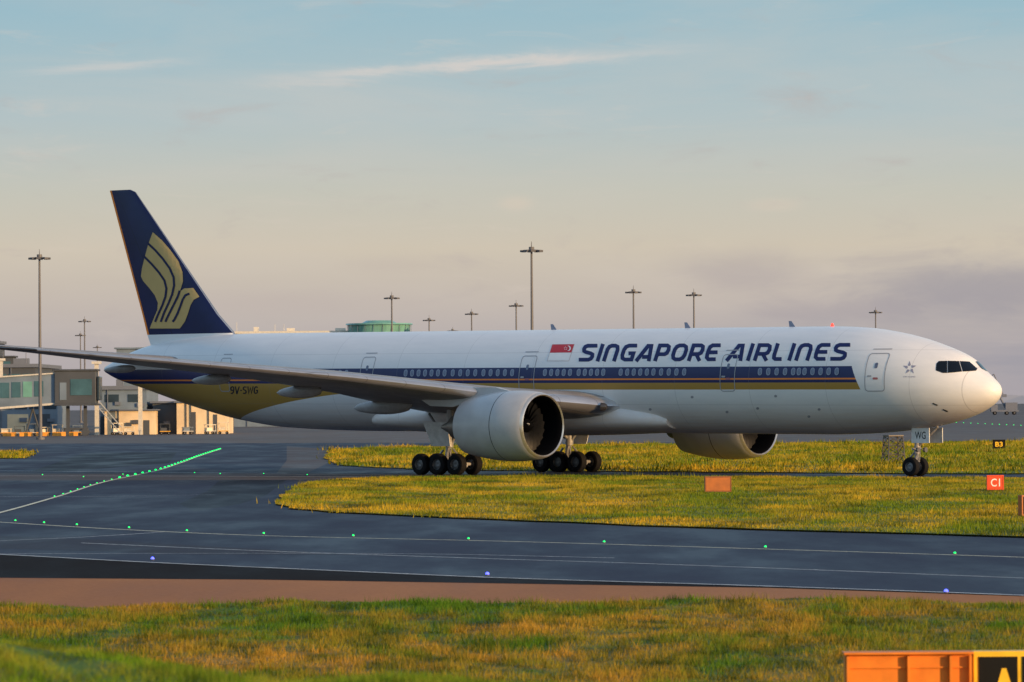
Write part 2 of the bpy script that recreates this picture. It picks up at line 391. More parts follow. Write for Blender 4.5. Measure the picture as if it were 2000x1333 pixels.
def wing(sg):
    secs=[]
    for v in(0,3.3,7,10.5,13,16,20,24,27,30,31.4,32.4):
        ul=float(np.interp(v,[0,3.3,30,31.4,32.4],[24.2,26,44.7,45.9,47.5])); ut=float(np.interp(v,[0,3.3,10.5,30,31.4,32.4],[41,40.9,41.6,47.7,48.3,48.95]))
        t=float(np.interp(v,[0,10.5,30,32.4],[.125,.098,.08,.065])); inc=float(np.interp(v,[0,3.3,10.5,30,32.4],[.03,.025,.014,.0,-.005]))
        ch=ut-ul; z=wz_(v)
        secs.append((L(ul,v*sg,z+inc*ch*.35),L(ut,v*sg,z-inc*ch*.65),t,(0,0,1)))
    return loft('wing',secs,[WINGM,SLAT],le=2,le_mat=1)
wing(1); wing(-1)
FLAP=simple('flap_fairing_paint',(.30,.29,.29),.4,var=.15)
for sg in(1,-1):
    for v,ln_,r in((7.4,5.0,.42),(13.2,3.9,.34),(18.8,3.4,.28),(24.5,2.8,.2)):
        ut=41.2 if v<10.5 else 41.6+(v-10.5)*.31
        mb=MB(); pr=[(x*ln_,r*math.sqrt(max(0,math.sin(math.pi*x**.75)))) for x in np.linspace(0,1,14)]
        z=wz_(v)-.30-.01*ut/10
        mb.rev(pr,L(ut-ln_*.62,sg*v,z),(-1,0,-.03),16,sc=(1.15,.75)); mb.obj('flap_fairing',FLAP,root,True)
# tail
STABM=simple('tailplane_paint',(.22,.22,.24),.42,var=.1)
for sg in(1,-1):
    loft('tailplane',[(L(62.8,0,6.8),L(69.9,0,6.8),.1,(0,0,1)),(L(63.6,sg*1.2,6.85),L(70,sg*1.2,6.85),.1,(0,0,1)),(L(71.3,sg*10.4,7.85),L(73.4,sg*10.4,7.85),.09,(0,0,1)),(L(72.2,sg*10.75,7.9),L(73.5,sg*10.75,7.9),.06,(0,0,1))],[STABM,SLAT],le=1,le_mat=1,camber=0)
b=NB('fin_paint'); sp=b.n('ShaderNodeSeparateXYZ'); b.l(b.coord(),sp.inputs[0])
u=b.math('SUBTRACT',UO,sp.outputs[0]); z=sp.outputs[2]
tf=b.math('DIVIDE',b.math('SUBTRACT',z,9.0),9.65); ute=b.math('MULTIPLY_ADD',tf,3.55,69.15)
dte=b.math('SUBTRACT',ute,u)
nf=b.noise(b.coord(),.5,4); nv=b.mix(b.rng(nf,.3,.7),(.005,.010,.055),(.009,.016,.085))
ob=b.math('LESS_THAN',dte,.28)
col=b.mix(ob,nv,(.95,.25,.02))
ule=b.math('MULTIPLY_ADD',tf,9.3,61.0)
rud=b.math('ABSOLUTE',b.math('SUBTRACT',b.math('DIVIDE',dte,b.math('SUBTRACT',ute,ule)),.33)); col=b.mix(b.math('MULTIPLY',b.math('LESS_THAN',rud,.006),.6),col,(.002,.003,.01))
col=b.mix(b.math('LESS_THAN',z,9.0),col,(.8,.8,.8))
FINM=b.fin(col,.36,0,0,.25)
fin=loft('tail_fin',[(L(60.2,0,7.6),L(68.6,0,7.6),.09,(0,1,0)),(L(60.9,0,8.75),L(69.1,0,8.7),.09,(0,1,0)),(L(62.3,0,9.9),L(69.5,0,9.9),.09,(0,1,0)),(L(70.1,0,18.1),L(72.55,0,18.1),.09,(0,1,0)),(L(70.6,0,18.27),L(72.62,0,18.27),.05,(0,1,0))],[FINM,SLAT],le=1,le_mat=1,camber=0)
bmf=bmesh.new(); bmf.from_mesh(fin.data); BF=BVHTree.FromBMesh(bmf); bmf.free()
GOLDM=simple('gold_emblem_paint',(.58,.41,.16),.45,.1,.05,1,spec=.25)
bird=[(299,454),(317,470),(334,490),(349,511),(357,532),(358,550),(352,570),(360,564),(378,563),(390,580),(379,586),(373,596),(368,612),(362,628),(352,642),(293,642),(301,622),(308,606),(309,592),(303,577),(293,564),(280,549),(276,540),(278,524),(283,504),(290,478)]
em=drape('bird_emblem',[bird],GOLDM,g=8,bvh=BF,off=.03)
em['label']='stylised gold bird emblem with feather stripes on the tail'
NV2=simple('navy_emblem_gap',(.005,.011,.065),.36,var=.05,spec=.25)
gaps=[([(288,474),(304,489),(319,506),(332,524),(340,542),(341,558),(337,576),(330,593),(322,610),(315,629)],4.2),
      ([(280,499),(297,516),(311,532),(322,548),(326,564),(324,580),(318,597),(310,614),(304,629)],4.2),
      ([(352,568),(348,580),(342,592),(335,606),(328,620),(324,629)],4.2),
      ([(371,574),(363,577),(358,585),(354,596),(348,612),(342,624),(338,629)],4.2)]
pp=[]
for g_,w_ in gaps: pp+=stroke(g_,w_)
drape('emblem_feather_gap',pp,NV2,g=8,bvh=BF,off=.05,parent=em)
# belly fairing
mb=MB(); prof=[]
usf=np.linspace(22.5,46.5,40)
for u_ in usf:
    q=(u_-22.5)/24; k=math.sin(math.pi*min(1,max(0,q)))**.55 if 0<q<1 else 0
    w=2.2+1.3*k; bz=2.62-.42*k; tz=3.6+1.1*k
    cz=(bz+tz)/2; row=[]
    for j in range(40):
        t=2*math.pi*j/40; x=math.copysign(abs(math.sin(t))**.8,math.sin(t)); y=math.copysign(abs(math.cos(t))**.8,math.cos(t))
        row.append(L(u_,w*x,cz+(tz-bz)/2*y))
    prof.append(row)
vs=[p for r in prof for p in r]; fs=[(i*40+j,i*40+(j+1)%40,(i+1)*40+(j+1)%40,(i+1)*40+j) for i in range(len(prof)-1) for j in range(40)]
fs+=[tuple(range(40)),tuple((len(prof)-1)*40+j for j in range(40))]
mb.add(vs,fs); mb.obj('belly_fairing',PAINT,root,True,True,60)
# engines
NAC=simple('nacelle_paint',(.48,.48,.49),.36,0,.07,1.2,.1); LIP=simple('inlet_lip_metal',(.7,.67,.62),.35,.8,.05); DARK=simple('engine_inlet_liner',(.003,.0035,.005),.8,spec=.05); FAN=simple('fan_blade_metal',(.006,.007,.010),.5,0,spec=.2); CORE=simple('exhaust_nozzle_metal',(.22,.19,.17),.4,.7)
SPW=simple('spinner_white',(.5,.5,.5),.4)
for sg in(1,-1):
    ve=9.61 if sg==1 else -10.0; E=L(25.6 if sg==1 else 25.3,ve,2.93 if sg==1 else 2.78); ax=(-1,0,-.01)
    mb=MB(); prof=[(1.75,1.66),(1.0,1.65),(.45,1.66),(.2,1.69),(.07,1.74),(0,1.80),(.04,1.85),(.18,1.91),(.45,1.97),(1.0,2.03),(1.7,2.07),(2.4,2.07),(2.45,2.065),(3.2,2.03),(4.0,1.94),(4.8,1.81),(5.7,1.63),(5.7,1.57),(4.6,1.62)]
    mis=[2,2,2,2,1,1,1,0]+[0]*3+[2]+[0]*4+[2,2]
    mb.rev(prof,E,ax,56,mis=mis); nac=mb.obj('engine_nacelle',[NAC,LIP,DARK],root,True,True,50)
    mb=MB(); mb.rev([(1.72,1.66),(1.73,.3)],E,ax,40); mb.rev([(4.2,1.25),(4.9,1.22),(6.0,.98),(7.0,.70),(7.0,.62),(7.1,.5),(8.1,.08),(8.15,0.0)],E,ax,32,mi=1); mb.obj('engine_core',[DARK,CORE],nac,True)
    mb=MB()
    for k in range(22):
        a=2*math.pi*k/22; rows=[]
        for r in np.linspace(.42,1.62,7):
            tw=math.radians(25+40*(r-.4)/1.2); cw=.20+.12*math.sin(math.pi*(r-.4)/1.3); sk=.22*((r-.4)/1.16)**2
            for s2 in(-1,1):
                da=s2*cw*math.sin(tw)/r+sk*.6; dx=s2*cw*math.cos(tw)
                rows.append((E[0]-(1.40+dx*.6),E[1]+r*math.sin(a+da),E[2]+r*math.cos(a+da)))
        mb.add(rows,[(2*i,2*i+1,2*i+3,2*i+2) for i in range(6)])
    mb.obj('fan_blades',FAN,nac,True,False)
    mb=MB(); mb.rev([(.75,0),(.8,.08),(1.0,.24),(1.3,.40),(1.6,.46)],E,ax,24); mb.cyl((E[0]-.93,E[1]-.2*1,E[2]+.07),(E[0]-1.05,E[1]-.26,E[2]+.12),.05,.03,6,1); mb.obj('fan_spinner',[DARK,SPW],nac,True)
    poly=[L(27.4,0,4.78),L(29.2,0,5.15),L(31.2,0,5.15),L(35.5,0,4.55),L(34.5,0,4.05),L(32.5,0,4.0),L(31.2,0,4.3),L(28.5,0,4.7)]
    wd=[.03,.2,.28,.12,.12,.3,.3,.25]
    n=len(poly); vs=[(p[0],-ve-w,p[2]) for p,w in zip(poly,wd)]+[(p[0],-ve+w,p[2]) for p,w in zip(poly,wd)]
    mb=MB(); mb.add(vs,[tuple(range(n)),tuple(range(n,2*n))]+[(i,(i+1)%n,n+(i+1)%n,n+i) for i in range(n)]); mb.obj('engine_pylon',NAC,root,True,True,30)
    mb=MB(); a0=math.radians(40); 
    p1=Vector((E[0]-1.0,E[1]+sg*2.0*math.sin(a0),E[2]+2.0*math.cos(a0))); 
    q=Vector((0,sg*math.sin(a0),math.cos(a0))); mb.add([p1,p1+Vector((-1.6,0,0)),p1+Vector((-1.6,0,0))+q*.45,p1+Vector((-.9,0,0))+q*.4],[(0,1,2,3)]); mb.obj('nacelle_strake',NAC,nac,False,False)
# landing gear
TYRE=simple('tyre_rubber',(.010,.010,.012),.8,var=.3,spec=.15); RIM=simple('wheel_rim_metal',(.16,.16,.17),.45,.4); STEEL=simple('landing_gear_steel',(.36,.36,.37),.4,.3,.25); DOORP=simple('gear_door_paint',(.74,.74,.74),.4)
def wheel(mb,c,r,w):
    pr=[(-w*.5*.55,0),(-w*.5*.55,r*.16),(-w*.3,r*.2),(-w*.22,r*.42),(-w*.46,r*.50),(-w*.5,r*.75),(-w*.44,r*.92),(-w*.25,r*.995),(0,r),(w*.25,r*.995),(w*.44,r*.92),(w*.5,r*.75),(w*.46,r*.50),(w*.22,r*.42),(w*.3,r*.2),(w*.5*.55,r*.16),(w*.5*.55,0)]
    mis=[1,1,1,1,0,0,0,0,0,0,0,0,1,1,1,1]
    mb.rev(pr,c,(0,1,0),28,mis=mis)
def LG(u,v,z): return (UO-u,-v,z)
for sg in(1,-1):
    g0=MB(); v=5.49*sg
    g0.cyl(LG(37.1,v,.75),LG(36.9,v,2.1),.16,.16,16); g0.cyl(LG(36.9,v,1.7),LG(36.7,v,4.0),.25,.28,16)
    g0.cyl(LG(35.5,v,.62),LG(38.7,v,.68),.15,.15,12)
    for k in(-1,0,1): g0.cyl(LG(37.1+1.47*k,v-.72,.66),LG(37.1+1.47*k,v+.72,.66),.1,.1,10)
    g0.cyl(LG(37,v,1.7),LG(34.9,v,3.9),.1,.1,8); g0.cyl(LG(36.9,v,2.0),LG(36.9,v-1.9*sg,3.4),.1,.1,8); g0.cyl(LG(37.2,v,2.1),LG(39.1,v-.6*sg,3.7),.08,.08,8)
    g0.cyl(LG(37.4,v,1.5),LG(37.75,v,1.15),.07,.07,6); g0.cyl(LG(37.75,v,1.15),LG(37.2,v,.8),.07,.07,6); g0.cyl(LG(36.6,v,1.6),LG(35.7,v,.75),.06,.06,6)
    for k in range(5): g0.cyl(LG(36.75+.1*k,v+.2*math.sin(k*2),.8),LG(36.8,v+.28*math.cos(k),2.6),.025,.025,5)
    gear=g0.obj('main_landing_gear',STEEL,root,True)
    for k in(-1,0,1):
        for s2 in(-1,1):
            mb=MB(); wheel(mb,LG(37.1+1.47*k,v+s2*.70,.655),.655,.5); mb.obj('wheel',[TYRE,RIM],gear,True)
    mb=MB(); vv=v+.75*sg
    mb.add([LG(36.1,vv,1.75),LG(37.6,vv,1.75),LG(38.0,vv+.35*sg,3.2),LG(36.0,vv+.35*sg,3.2),LG(36.1,vv+.04,1.75),LG(37.6,vv+.04,1.75),LG(38.0,vv+.35*sg+.04,3.2),LG(36.0,vv+.35*sg+.04,3.2)],[(0,1,2,3),(4,5,6,7),(0,1,5,4),(1,2,6,5),(2,3,7,6),(3,0,4,7)])
    mb.obj('gear_door',DOORP,gear)
g0=MB(); g0.cyl(LG(5.9,0,.54),LG(5.8,0,1.6),.1,.1,12); g0.cyl(LG(5.8,0,1.3),LG(5.6,0,3.1),.17,.17,12); g0.cyl(LG(5.9,-.45,.54),LG(5.9,.45,.54),.09,.09,10)
g0.cyl(LG(5.7,0,1.7),LG(4.3,0,2.8),.08,.08,8); g0.cyl(LG(5.95,0,1.35),LG(6.3,0,1.0),.06,.06,6); g0.cyl(LG(6.3,0,1.0),LG(5.95,0,.65),.06,.06,6); g0.cyl(LG(5.8,-.4,1.55),LG(5.8,.4,1.55),.06,.06,8)
for k in range(4): g0.cyl(LG(5.7,.12*math.cos(k*1.6),.8),LG(5.6,.2*math.sin(k*2.1),2.5),.022,.022,5)
ng=g0.obj('nose_landing_gear',STEEL,root,True)
for s2 in(-1,1):
    mb=MB(); wheel(mb,LG(5.9,s2*.42,.545),.545,.38); mb.obj('wheel',[TYRE,RIM],ng,True)
    mb=MB(); mb.cyl(LG(5.55,s2*.34,1.5),LG(5.38,s2*.34,1.5),.12,.15,12); mb.obj('taxi_light',RIM,ng,True)
    mb=MB(); mb.box(LG(5.05,s2*.62,2.32),(1.25,.05,.85)); dr=mb.obj('gear_door',DOORP,ng)
    if s2==1:
        V2,F2=text2d('WG'); mb=MB(); mb.add([LG(5.42-.75*a,.652,2.12+.42*c) for a,c in V2],F2); mb.obj('gear_door_lettering',BLK,ng,False,False)
# small fittings
mb=MB(); mb.cyl(L(11.8,0,8.6),L(11.8,0,8.82),.12,.05,10); mb.obj('red_beacon',emis('beacon_red',(1,.05,.03),1.5),root,True)
for u_ in(14.5,22.4,33):
    mb=MB(); mb.add([L(u_,-.02,8.62),L(u_+.45,-.02,8.62),L(u_+.5,-.02,8.98),L(u_+.3,-.02,8.98),L(u_,.02,8.62),L(u_+.45,.02,8.62),L(u_+.5,.02,8.98),L(u_+.3,.02,8.98)],[(0,1,2,3),(7,6,5,4),(0,1,5,4),(1,2,6,5),(2,3,7,6),(3,0,4,7)]); mb.obj('blade_antenna',WFR,root)
for q in([(1822,787),(1832,791),(1830,793),(1821,789)],[(1842,799),(1852,803),(1850,805),(1841,801)]): drape('pitot_probe',[q],BLK,g=10)
for q in((1352,776),(1480,798),(1600,800),(1420,805),(1270,800),(1515,774),(1580,814)): drape('vent_port',[[(q[0]+3*math.cos(a),q[1]+2.6*math.sin(a)) for a in np.linspace(0,5.6,8)]],DSEAM,g=10)
LGT=simple('landing_light_glass',(.03,.03,.035),.08)
mb=MB(); mb.rev([(0,.02),(.05,.16),(.2,.24),(.4,.26)],L(25.95,3.5,3.98),(-1,-.6,0),16); mb.obj('landing_light',LGT,root,True)
# ================================================================== GROUND
def asphalt(name,c0,c1,rough,spec=.35,streak=True):
    b=NB(name); n1=b.noise(b.pos((.02,.006,1)),1.0,5,.6,.5); n2=b.noise(b.pos((1,1,1)),6,5,.7); n3=b.noise(b.pos((.25,.05,1)),1.0,5,.6)
    f=b.math('MULTIPLY_ADD',n2,.35,b.math('MULTIPLY',b.math('ADD',n1,n3),.42))
    col=b.mix(b.rng(f,.46,.72),c0,c1); b.bump(n2,.25,.01)
    return b.fin(col,b.rng(n3,.35,.65,rough*.75,min(1,rough*1.2)),0,0,spec)
GA=asphalt('apron_surface',(.10,.09,.09),(.17,.15,.14),.8,.1)
TX=asphalt('taxiway_asphalt',(.014,.020,.042),(.042,.050,.080),.62,.06)
SHD=asphalt('shoulder_asphalt',(.010,.009,.011),(.022,.019,.020),.9,.03)
CON=asphalt('concrete_strip',(.30,.12,.055),(.48,.22,.105),.9,.04)
def sheet(name,pts,z,mat):
    bm=bmesh.new(); vv=[bm.verts.new((p[0],p[1],z)) for p in pts]; f=bm.faces.new(vv); bmesh.ops.triangulate(bm,faces=[f])
    me=bpy.data.meshes.new(name)
    bmesh.ops.recalc_face_normals(bm,faces=bm.faces)
    for f in bm.faces:
        if f.normal.z<0: f.normal_flip()
    bm.to_mesh(me); bm.free(); me.materials.append(mat); o=bpy.data.objects.new(name,me); COL.objects.link(o); struct(o); return o
sheet('ground',[(-15000,-3000),(15000,-3000),(15000,24000),(-15000,24000)],0,GA)
edge=[(-400,1064),(0,1083),(300,1099),(700,1117),(950,1128),(1500,1146),(2000,1164),(2400,1180)]
sheet('taxiway',[gp(-400,868),gp(2400,862)]+[gp(*p) for p in edge[::-1]],.012,TX)
sheet('taxiway_shoulder',[gp(-400,1055),gp(2400,1150),gp(2400,1182),gp(2000,1165.5),gp(1500,1149),gp(950,1140),gp(500,1133),gp(0,1129.5),gp(-400,1128)],.008,SHD)
sheet('concrete_strip',[gp(-400,1110),gp(2400,1160),gp(2400,1230),gp(-400,1230)],.004,CON)
LINE=simple('worn_white_marking',(.62,.63,.64),.6,0,.3,1.5); YEL=simple('worn_pale_marking',(.62,.58,.42),.6,0,.3,1.5)
def smooth(pts,n=60):
    P=np.array(pts,float); t=np.concatenate([[0],np.cumsum(np.hypot(*np.diff(P,axis=0).T))]); ti=np.linspace(0,t[-1],n)
    return np.stack([pchip(t,P[:,0],ti),pchip(t,P[:,1],ti)],1)
mk=[0]
def line(pxs,w,mat=LINE):
    P=smooth([tuple(gp(*p)[:2]) for p in pxs],70); qs=stroke([tuple(p) for p in P],w); mb=MB(); z=.017+.003*mk[0]; mk[0]+=1
    for q in qs: mb.add([(a,c,z) for a,c in q],[(0,1,2,3)])
    o=mb.obj('painted_marking',mat,None,False,False); struct(o)
    bm=bmesh.new(); bm.from_mesh(o.data)
    for f in bm.faces:
        f.normal_update()
        if f.normal.z<0: f.normal_flip()
    bm.to_mesh(o.data); bm.free()
    return P
line([(-300,1000),(0,1021),(250,1036),(500,1047),(1000,1059),(1500,1074),(2000,1090),(2300,1101)],.20,YEL)
line([(160,1062),(500,1077),(900,1091),(1300,1104),(2000,1131),(2300,1143)],.12)
line([(-300,1070),(0,1084.5),(300,1100.5),(700,1118.5),(950,1129.5),(1500,1147),(2000,1165),(2300,1178)],.18)
line([(-300,1073),(0,1058),(140,1052),(320,1041)],.11)
line([(0,1084),(400,1083),(800,1084),(1200,1092)],.10)
PE=line([(-250,1060),(-100,1028),(0,1003),(110,972),(215,940),(300,922),(345,908),(392,891),(432,878)],.2,YEL)
line([(-200,931),(200,931),(500,932),(800,933),(900,934)],.35)
line([(-200,968),(150,972),(420,968)],.12)
line([(0,921),(300,924),(560,926)],.35)
PATCH=asphalt('dark_patch_asphalt',(.006,.008,.016),(.014,.018,.030),.6,.08)
sheet('asphalt_patch',[gp(*p) for p in((165,885),(345,884),(330,905),(120,922),(60,922))],.0126,PATCH)
sheet('asphalt_patch',[gp(*p) for p in((430,938),(560,938),(520,968),(470,985),(380,1000),(350,985),(405,960))],.0132,PATCH)
LITE=asphalt('light_patch_asphalt',(.06,.055,.06),(.12,.10,.10),.7,.1)
sheet('asphalt_patch',[gp(*p) for p in((-300,924),(900,927),(900,934),(620,938),(-300,940))],.0145,LITE)
sheet('asphalt_patch',[gp(*p) for p in((560,872),(645,878),(640,905),(600,925),(540,925),(560,900))],.0138,LITE)
LIT2=asphalt('worn_patch_asphalt',(.024,.028,.045),(.046,.05,.07),.7,.08)
sheet('asphalt_patch',[gp(*p) for p in((-300,1040),(130,1052),(700,1085),(400,1084),(-300,1064))],.0142,LIT2)
# grass
def grassmat(name,cg,cy,sc,lo=.44,hi=.62,big=.25,bs=(.05,.02,.01)):
    b=NB(name); n1=b.noise(b.pos((sc,sc*.45,.01)),1,6,.68,.4); n2=b.noise(b.pos((3,3,3)),1.5,4,.6); n3=b.noise(b.pos(bs),1,3,.5)
    f=b.math('ADD',b.math('MULTIPLY',n1,.85-big),b.math('MULTIPLY_ADD',n2,.15,b.math('MULTIPLY',n3,big)))
    col=b.mix(b.rng(f,lo,hi),cg,cy)
    n4=b.noise(b.pos((sc*2.2,sc*.8,.01)),1,5,.7)
    col=b.mix(b.rng(n4,.48,.64,0,.85),col,tuple(c*.28 for c in cg))
    col=b.mix(b.rng(n2,.45,.75,0,.6),col,tuple(c*.3 for c in cg))
    tr=b.n('ShaderNodeBsdfTranslucent'); b.l(col,tr.inputs[0]); ms=b.n('ShaderNodeMixShader'); ms.inputs[0].default_value=.35
    b.fin(col,.65,0,0,.2); b.l(b.bs.outputs[0],ms.inputs[1]); b.l(tr.outputs[0],ms.inputs[2]); b.l(ms.outputs[0],b.out.inputs[0]); return b.m
GI=grassmat('island_grass',(.18,.25,.008),(.72,.44,.03),.16,.44,.60)
GF=grassmat('verge_grass',(.10,.21,.008),(.56,.30,.035),.45,.44,.58,.35,(.12,.09,.01))
GM=grassmat('bank_grass',(.15,.28,.010),(.50,.38,.05),.9)
def inpoly(P,poly):
    x,y=P[:,0],P[:,1]; c=np.zeros(len(P),bool); n=len(poly)
    for i in range(n):
        x1,y1=poly[i];x2,y2=poly[(i+1)%n]
        k=((y1>y)!=(y2>y)); c^= k&(x<(x2-x1)*(y-y1)/((y2-y1) if y2!=y1 else 1e-9)+x1)
    return c
def blades(name,P,Z,h,w,mat,lean=.5):
    n=len(P); a=rng.uniform(0,2*math.pi,n); hh=h*rng.uniform(.45,1.25,n); ww=w*rng.uniform(.6,1.3,n)
    la=rng.uniform(0,2*math.pi,n); ll=lean*hh*rng.uniform(.1,1,n)
    V=np.zeros((n,3,3)); V[:,0,0]=P[:,0]-np.cos(a)*ww/2; V[:,0,1]=P[:,1]-np.sin(a)*ww/2; V[:,0,2]=Z-.01
    V[:,1,0]=P[:,0]+np.cos(a)*ww/2; V[:,1,1]=P[:,1]+np.sin(a)*ww/2; V[:,1,2]=Z-.01
    V[:,2,0]=P[:,0]+np.cos(la)*ll; V[:,2,1]=P[:,1]+np.sin(la)*ll; V[:,2,2]=Z+hh
    me=bpy.data.meshes.new(name); me.vertices.add(3*n); me.loops.add(3*n); me.polygons.add(n)
    me.vertices.foreach_set('co',V.ravel()); me.loops.foreach_set('vertex_index',np.arange(3*n)); me.polygons.foreach_set('loop_start',np.arange(0,3*n,3))
    me.materials.append(mat); me.update(); me.validate()
    o=bpy.data.objects.new(name,me); COL.objects.link(o); o['kind']='stuff'; return o
def wob(poly,amp,step):
    out=[]
    for i in range(len(poly)):
        a=Vector(poly[i][:2]);c=Vector(poly[(i+1)%len(poly)][:2]); n=max(1,int((c-a).length/step))
        for k in range(n):
            p=a.lerp(c,k/n); out.append((p.x+random.uniform(-amp,amp)*.5,p.y+random.uniform(-amp,amp)))
    return out
front_i=[(541,987),(552,968),(570,955),(600,945),(680,937),(800,934),(900,932.5),(1200,932),(1700,934.5),(2000,936),(2300,938),(2300,1062),(2000,1052),(1400,1035),(900,1015),(650,1003),(570,996)]
rear_i=[(636,900),(642,884),(660,878),(760,875),(1000,871),(1500,867),(2300,861),(2300,928),(1700,926.5),(1250,923),(1000,921),(800,918),(700,913),(655,908)]
left_i=[(-300,880),(40,882),(72,889),(50,896),(-300,903)]
for pl,dens,h,w,am in((front_i,42,.15,.045,.35),(rear_i,7,.24,.10,.9),(left_i,6,.2,.14,.8)):
    W=wob([gp(*p) for p in pl],am,2.5); o=sheet('grass_ground',W,.07,GI)
    A=np.array(W); lo=A.min(0);hi=A.max(0); n=int((hi-lo).prod()*dens); P=rng.uniform(lo,hi,(n,2))
    P=P[np.abs(P[:,0])<P[:,1]*.122+1.5]; P=P[inpoly(P,W)]
    hv=h*(.75+.35*np.sin(P[:,0]*.9+2*np.sin(P[:,1]*.21))*np.sin(P[:,1]*.33+P[:,0]*.13))
    tc_=rng.uniform(lo,hi,(int((hi-lo).prod()*.02),2)); 
    blades('grass_blades',P,np.full(len(P),.06),hv,w,GI)
    C=tc_[inpoly(tc_,W)]; C=C[np.abs(C[:,0])<C[:,1]*.122+1.5]
    Q=np.repeat(C,26,0)+rng.normal(0,.35,(len(C)*26,2))*np.array([1.6,.7]); blades('grass_tussocks',Q,np.full(len(Q),.06),np.full(len(Q),h*1.9),w*1.2,GI,.8)
def hgt(X,Y):
    r=np.clip(1.96-.125*X+.12*np.sin(X*1.1+1)+.05*np.sin(X*3.1+Y),0.3,3.2)
    f=np.where(Y<34,1.0,np.exp(-((Y-34)/7.5)**2/2)); return r*f+.05+.03*np.sin(X*.7+Y*.3)*np.clip(1-f,0,1)
def yedge(px): return np.interp(px,[-400,0,200,500,800,1200,1500,1700,2000,2400],[1190,1189,1187,1182,1182,1178,1177,1176,1182,1195])
gx=np.linspace(-40,40,161); gy_t=np.concatenate([np.linspace(-20,28,13),np.linspace(29,62,67)])
def edgeY(X):
    out=[]
    for x in np.atleast_1d(X):
        px=1000+F*x/98.0; out.append(gp(px,float(yedge(np.clip(px,-400,2400)))).y+.35*math.sin(x*2.3)+.3*math.sin(x*5.1+1))
    return np.array(out)
EY=edgeY(gx)
V=[];Fc=[]
ny=len(gy_t)+20
for i,x in enumerate(gx):
    ys=np.concatenate([gy_t,np.linspace(62,EY[i],21)[1:]])
    zz_=hgt(np.full(len(ys),x),ys)
    for y,z in zip(ys,zz_): V.append((x,y,z))
for i in range(len(gx)-1):
    for j in range(ny-1): Fc.append((i*ny+j,(i+1)*ny+j,(i+1)*ny+j+1,i*ny+j+1))
mb=MB(); mb.v=V; mb.f=Fc; mb.m=[0]*len(Fc); o=mb.obj('grass_verge_ground',GF,None,True,False,0); struct(o)
def scatter(y0,y1,dens,h,w,mat,name,lean=.5):
    n=int((y1-y0)*2*(y1*.122+1)*dens); P=np.stack([rng.uniform(-(y1*.122+1),(y1*.122+1),n),rng.uniform(y0,y1,n)],1)
    P=P[np.abs(P[:,0])<P[:,1]*.122+.7]; P=P[P[:,1]<np.interp(P[:,0],gx,EY)]
    hv=h*(.7+.5*np.sin(P[:,0]*1.7+2*np.sin(P[:,1]*.5))*np.sin(P[:,1]*.8+P[:,0]*.4))
    blades(name,P,hgt(P[:,0],P[:,1]),np.clip(hv,.3*h,None),w,mat,lean)
scatter(54,104,170,.12,.02,GF,'grass_blades'); scatter(26,54,700,.11,.012,GM,'grass_blades',.7)
C=np.stack([rng.uniform(-13,13,650),rng.uniform(56,99,650)],1); C=C[C[:,1]<np.interp(C[:,0],gx,EY)-1]
Q=np.repeat(C,40,0)+rng.normal(0,.16,(len(C)*40,2)); blades('grass_tussocks',Q,hgt(Q[:,0],Q[:,1]),np.full(len(Q),.20),.02,GF,.8)
# ================================================================== LIGHTS IN THE GROUND
GE=emis('green_lamp',(0,.8,.12),2.2); BE=emis('blue_lamp',(.08,.10,1),3.5); HS=simple('lamp_housing',(.10,.10,.10),.5,.5)
def glight(em,r):
    mb=MB(); mb.cyl((0,0,0),(0,0,.03),r*1.15,r*1.0,12,0); mb.rev([(.03,r*.9),(.03+r*.6,r*.75),(.03+r*.95,r*.35),(.03+r,0)],(0,0,0),(0,0,1),12,mi=1); return mb.obj('taxiway_light',[HS,em],None,True)
pg=glight(GE,.042); pf_=glight(GE,.09); pb=glight(BE,.055); used=set()
def place(src,p,lab,grp):
    if src.name in used:
        o=src.copy(); COL.objects.link(o)
    else: o=src; used.add(src.name)
    o.location=(p[0],p[1],.04); tag(o,lab,'taxiway light',grp)
dd=np.concatenate([[0],np.cumsum(np.hypot(*np.diff(PE,axis=0).T))]); 
for q in np.arange(70,dd[-1],6.2):
    p=(np.interp(q,dd,PE[:,0]),np.interp(q,dd,PE[:,1])); place(pf_ if p[1]>270 else pg,p,'lit green centreline lamp set in dark asphalt','green taxiway centreline lamps')
for q in((30,1021),(86,1025),(150,1029),(252,1035),(365,1041),(515,1046.5),(690,1051),(915,1057),(1180,1063.5),(1495,1073.5),(1865,1086)): place(pg,gp(*q),'lit green centreline lamp on a painted line','green taxiway centreline lamps')
for q in((83,930),(163,934),(240,929),(430,928),(515,928),(600,930),(380,926)): place(pg,gp(*q),'small green lamp on the crossing taxiway','green taxiway centreline lamps')
for k in range(11): place(pf_,gp(1868+14*k,826.5+.65*k),'distant lit green taxiway lamp','distant green taxiway lamps')
for q in((298,1097),(952,1127.5),(1848,1162)): place(pb,gp(*q),'lit blue edge lamp beside the taxiway','blue taxiway edge lamps')
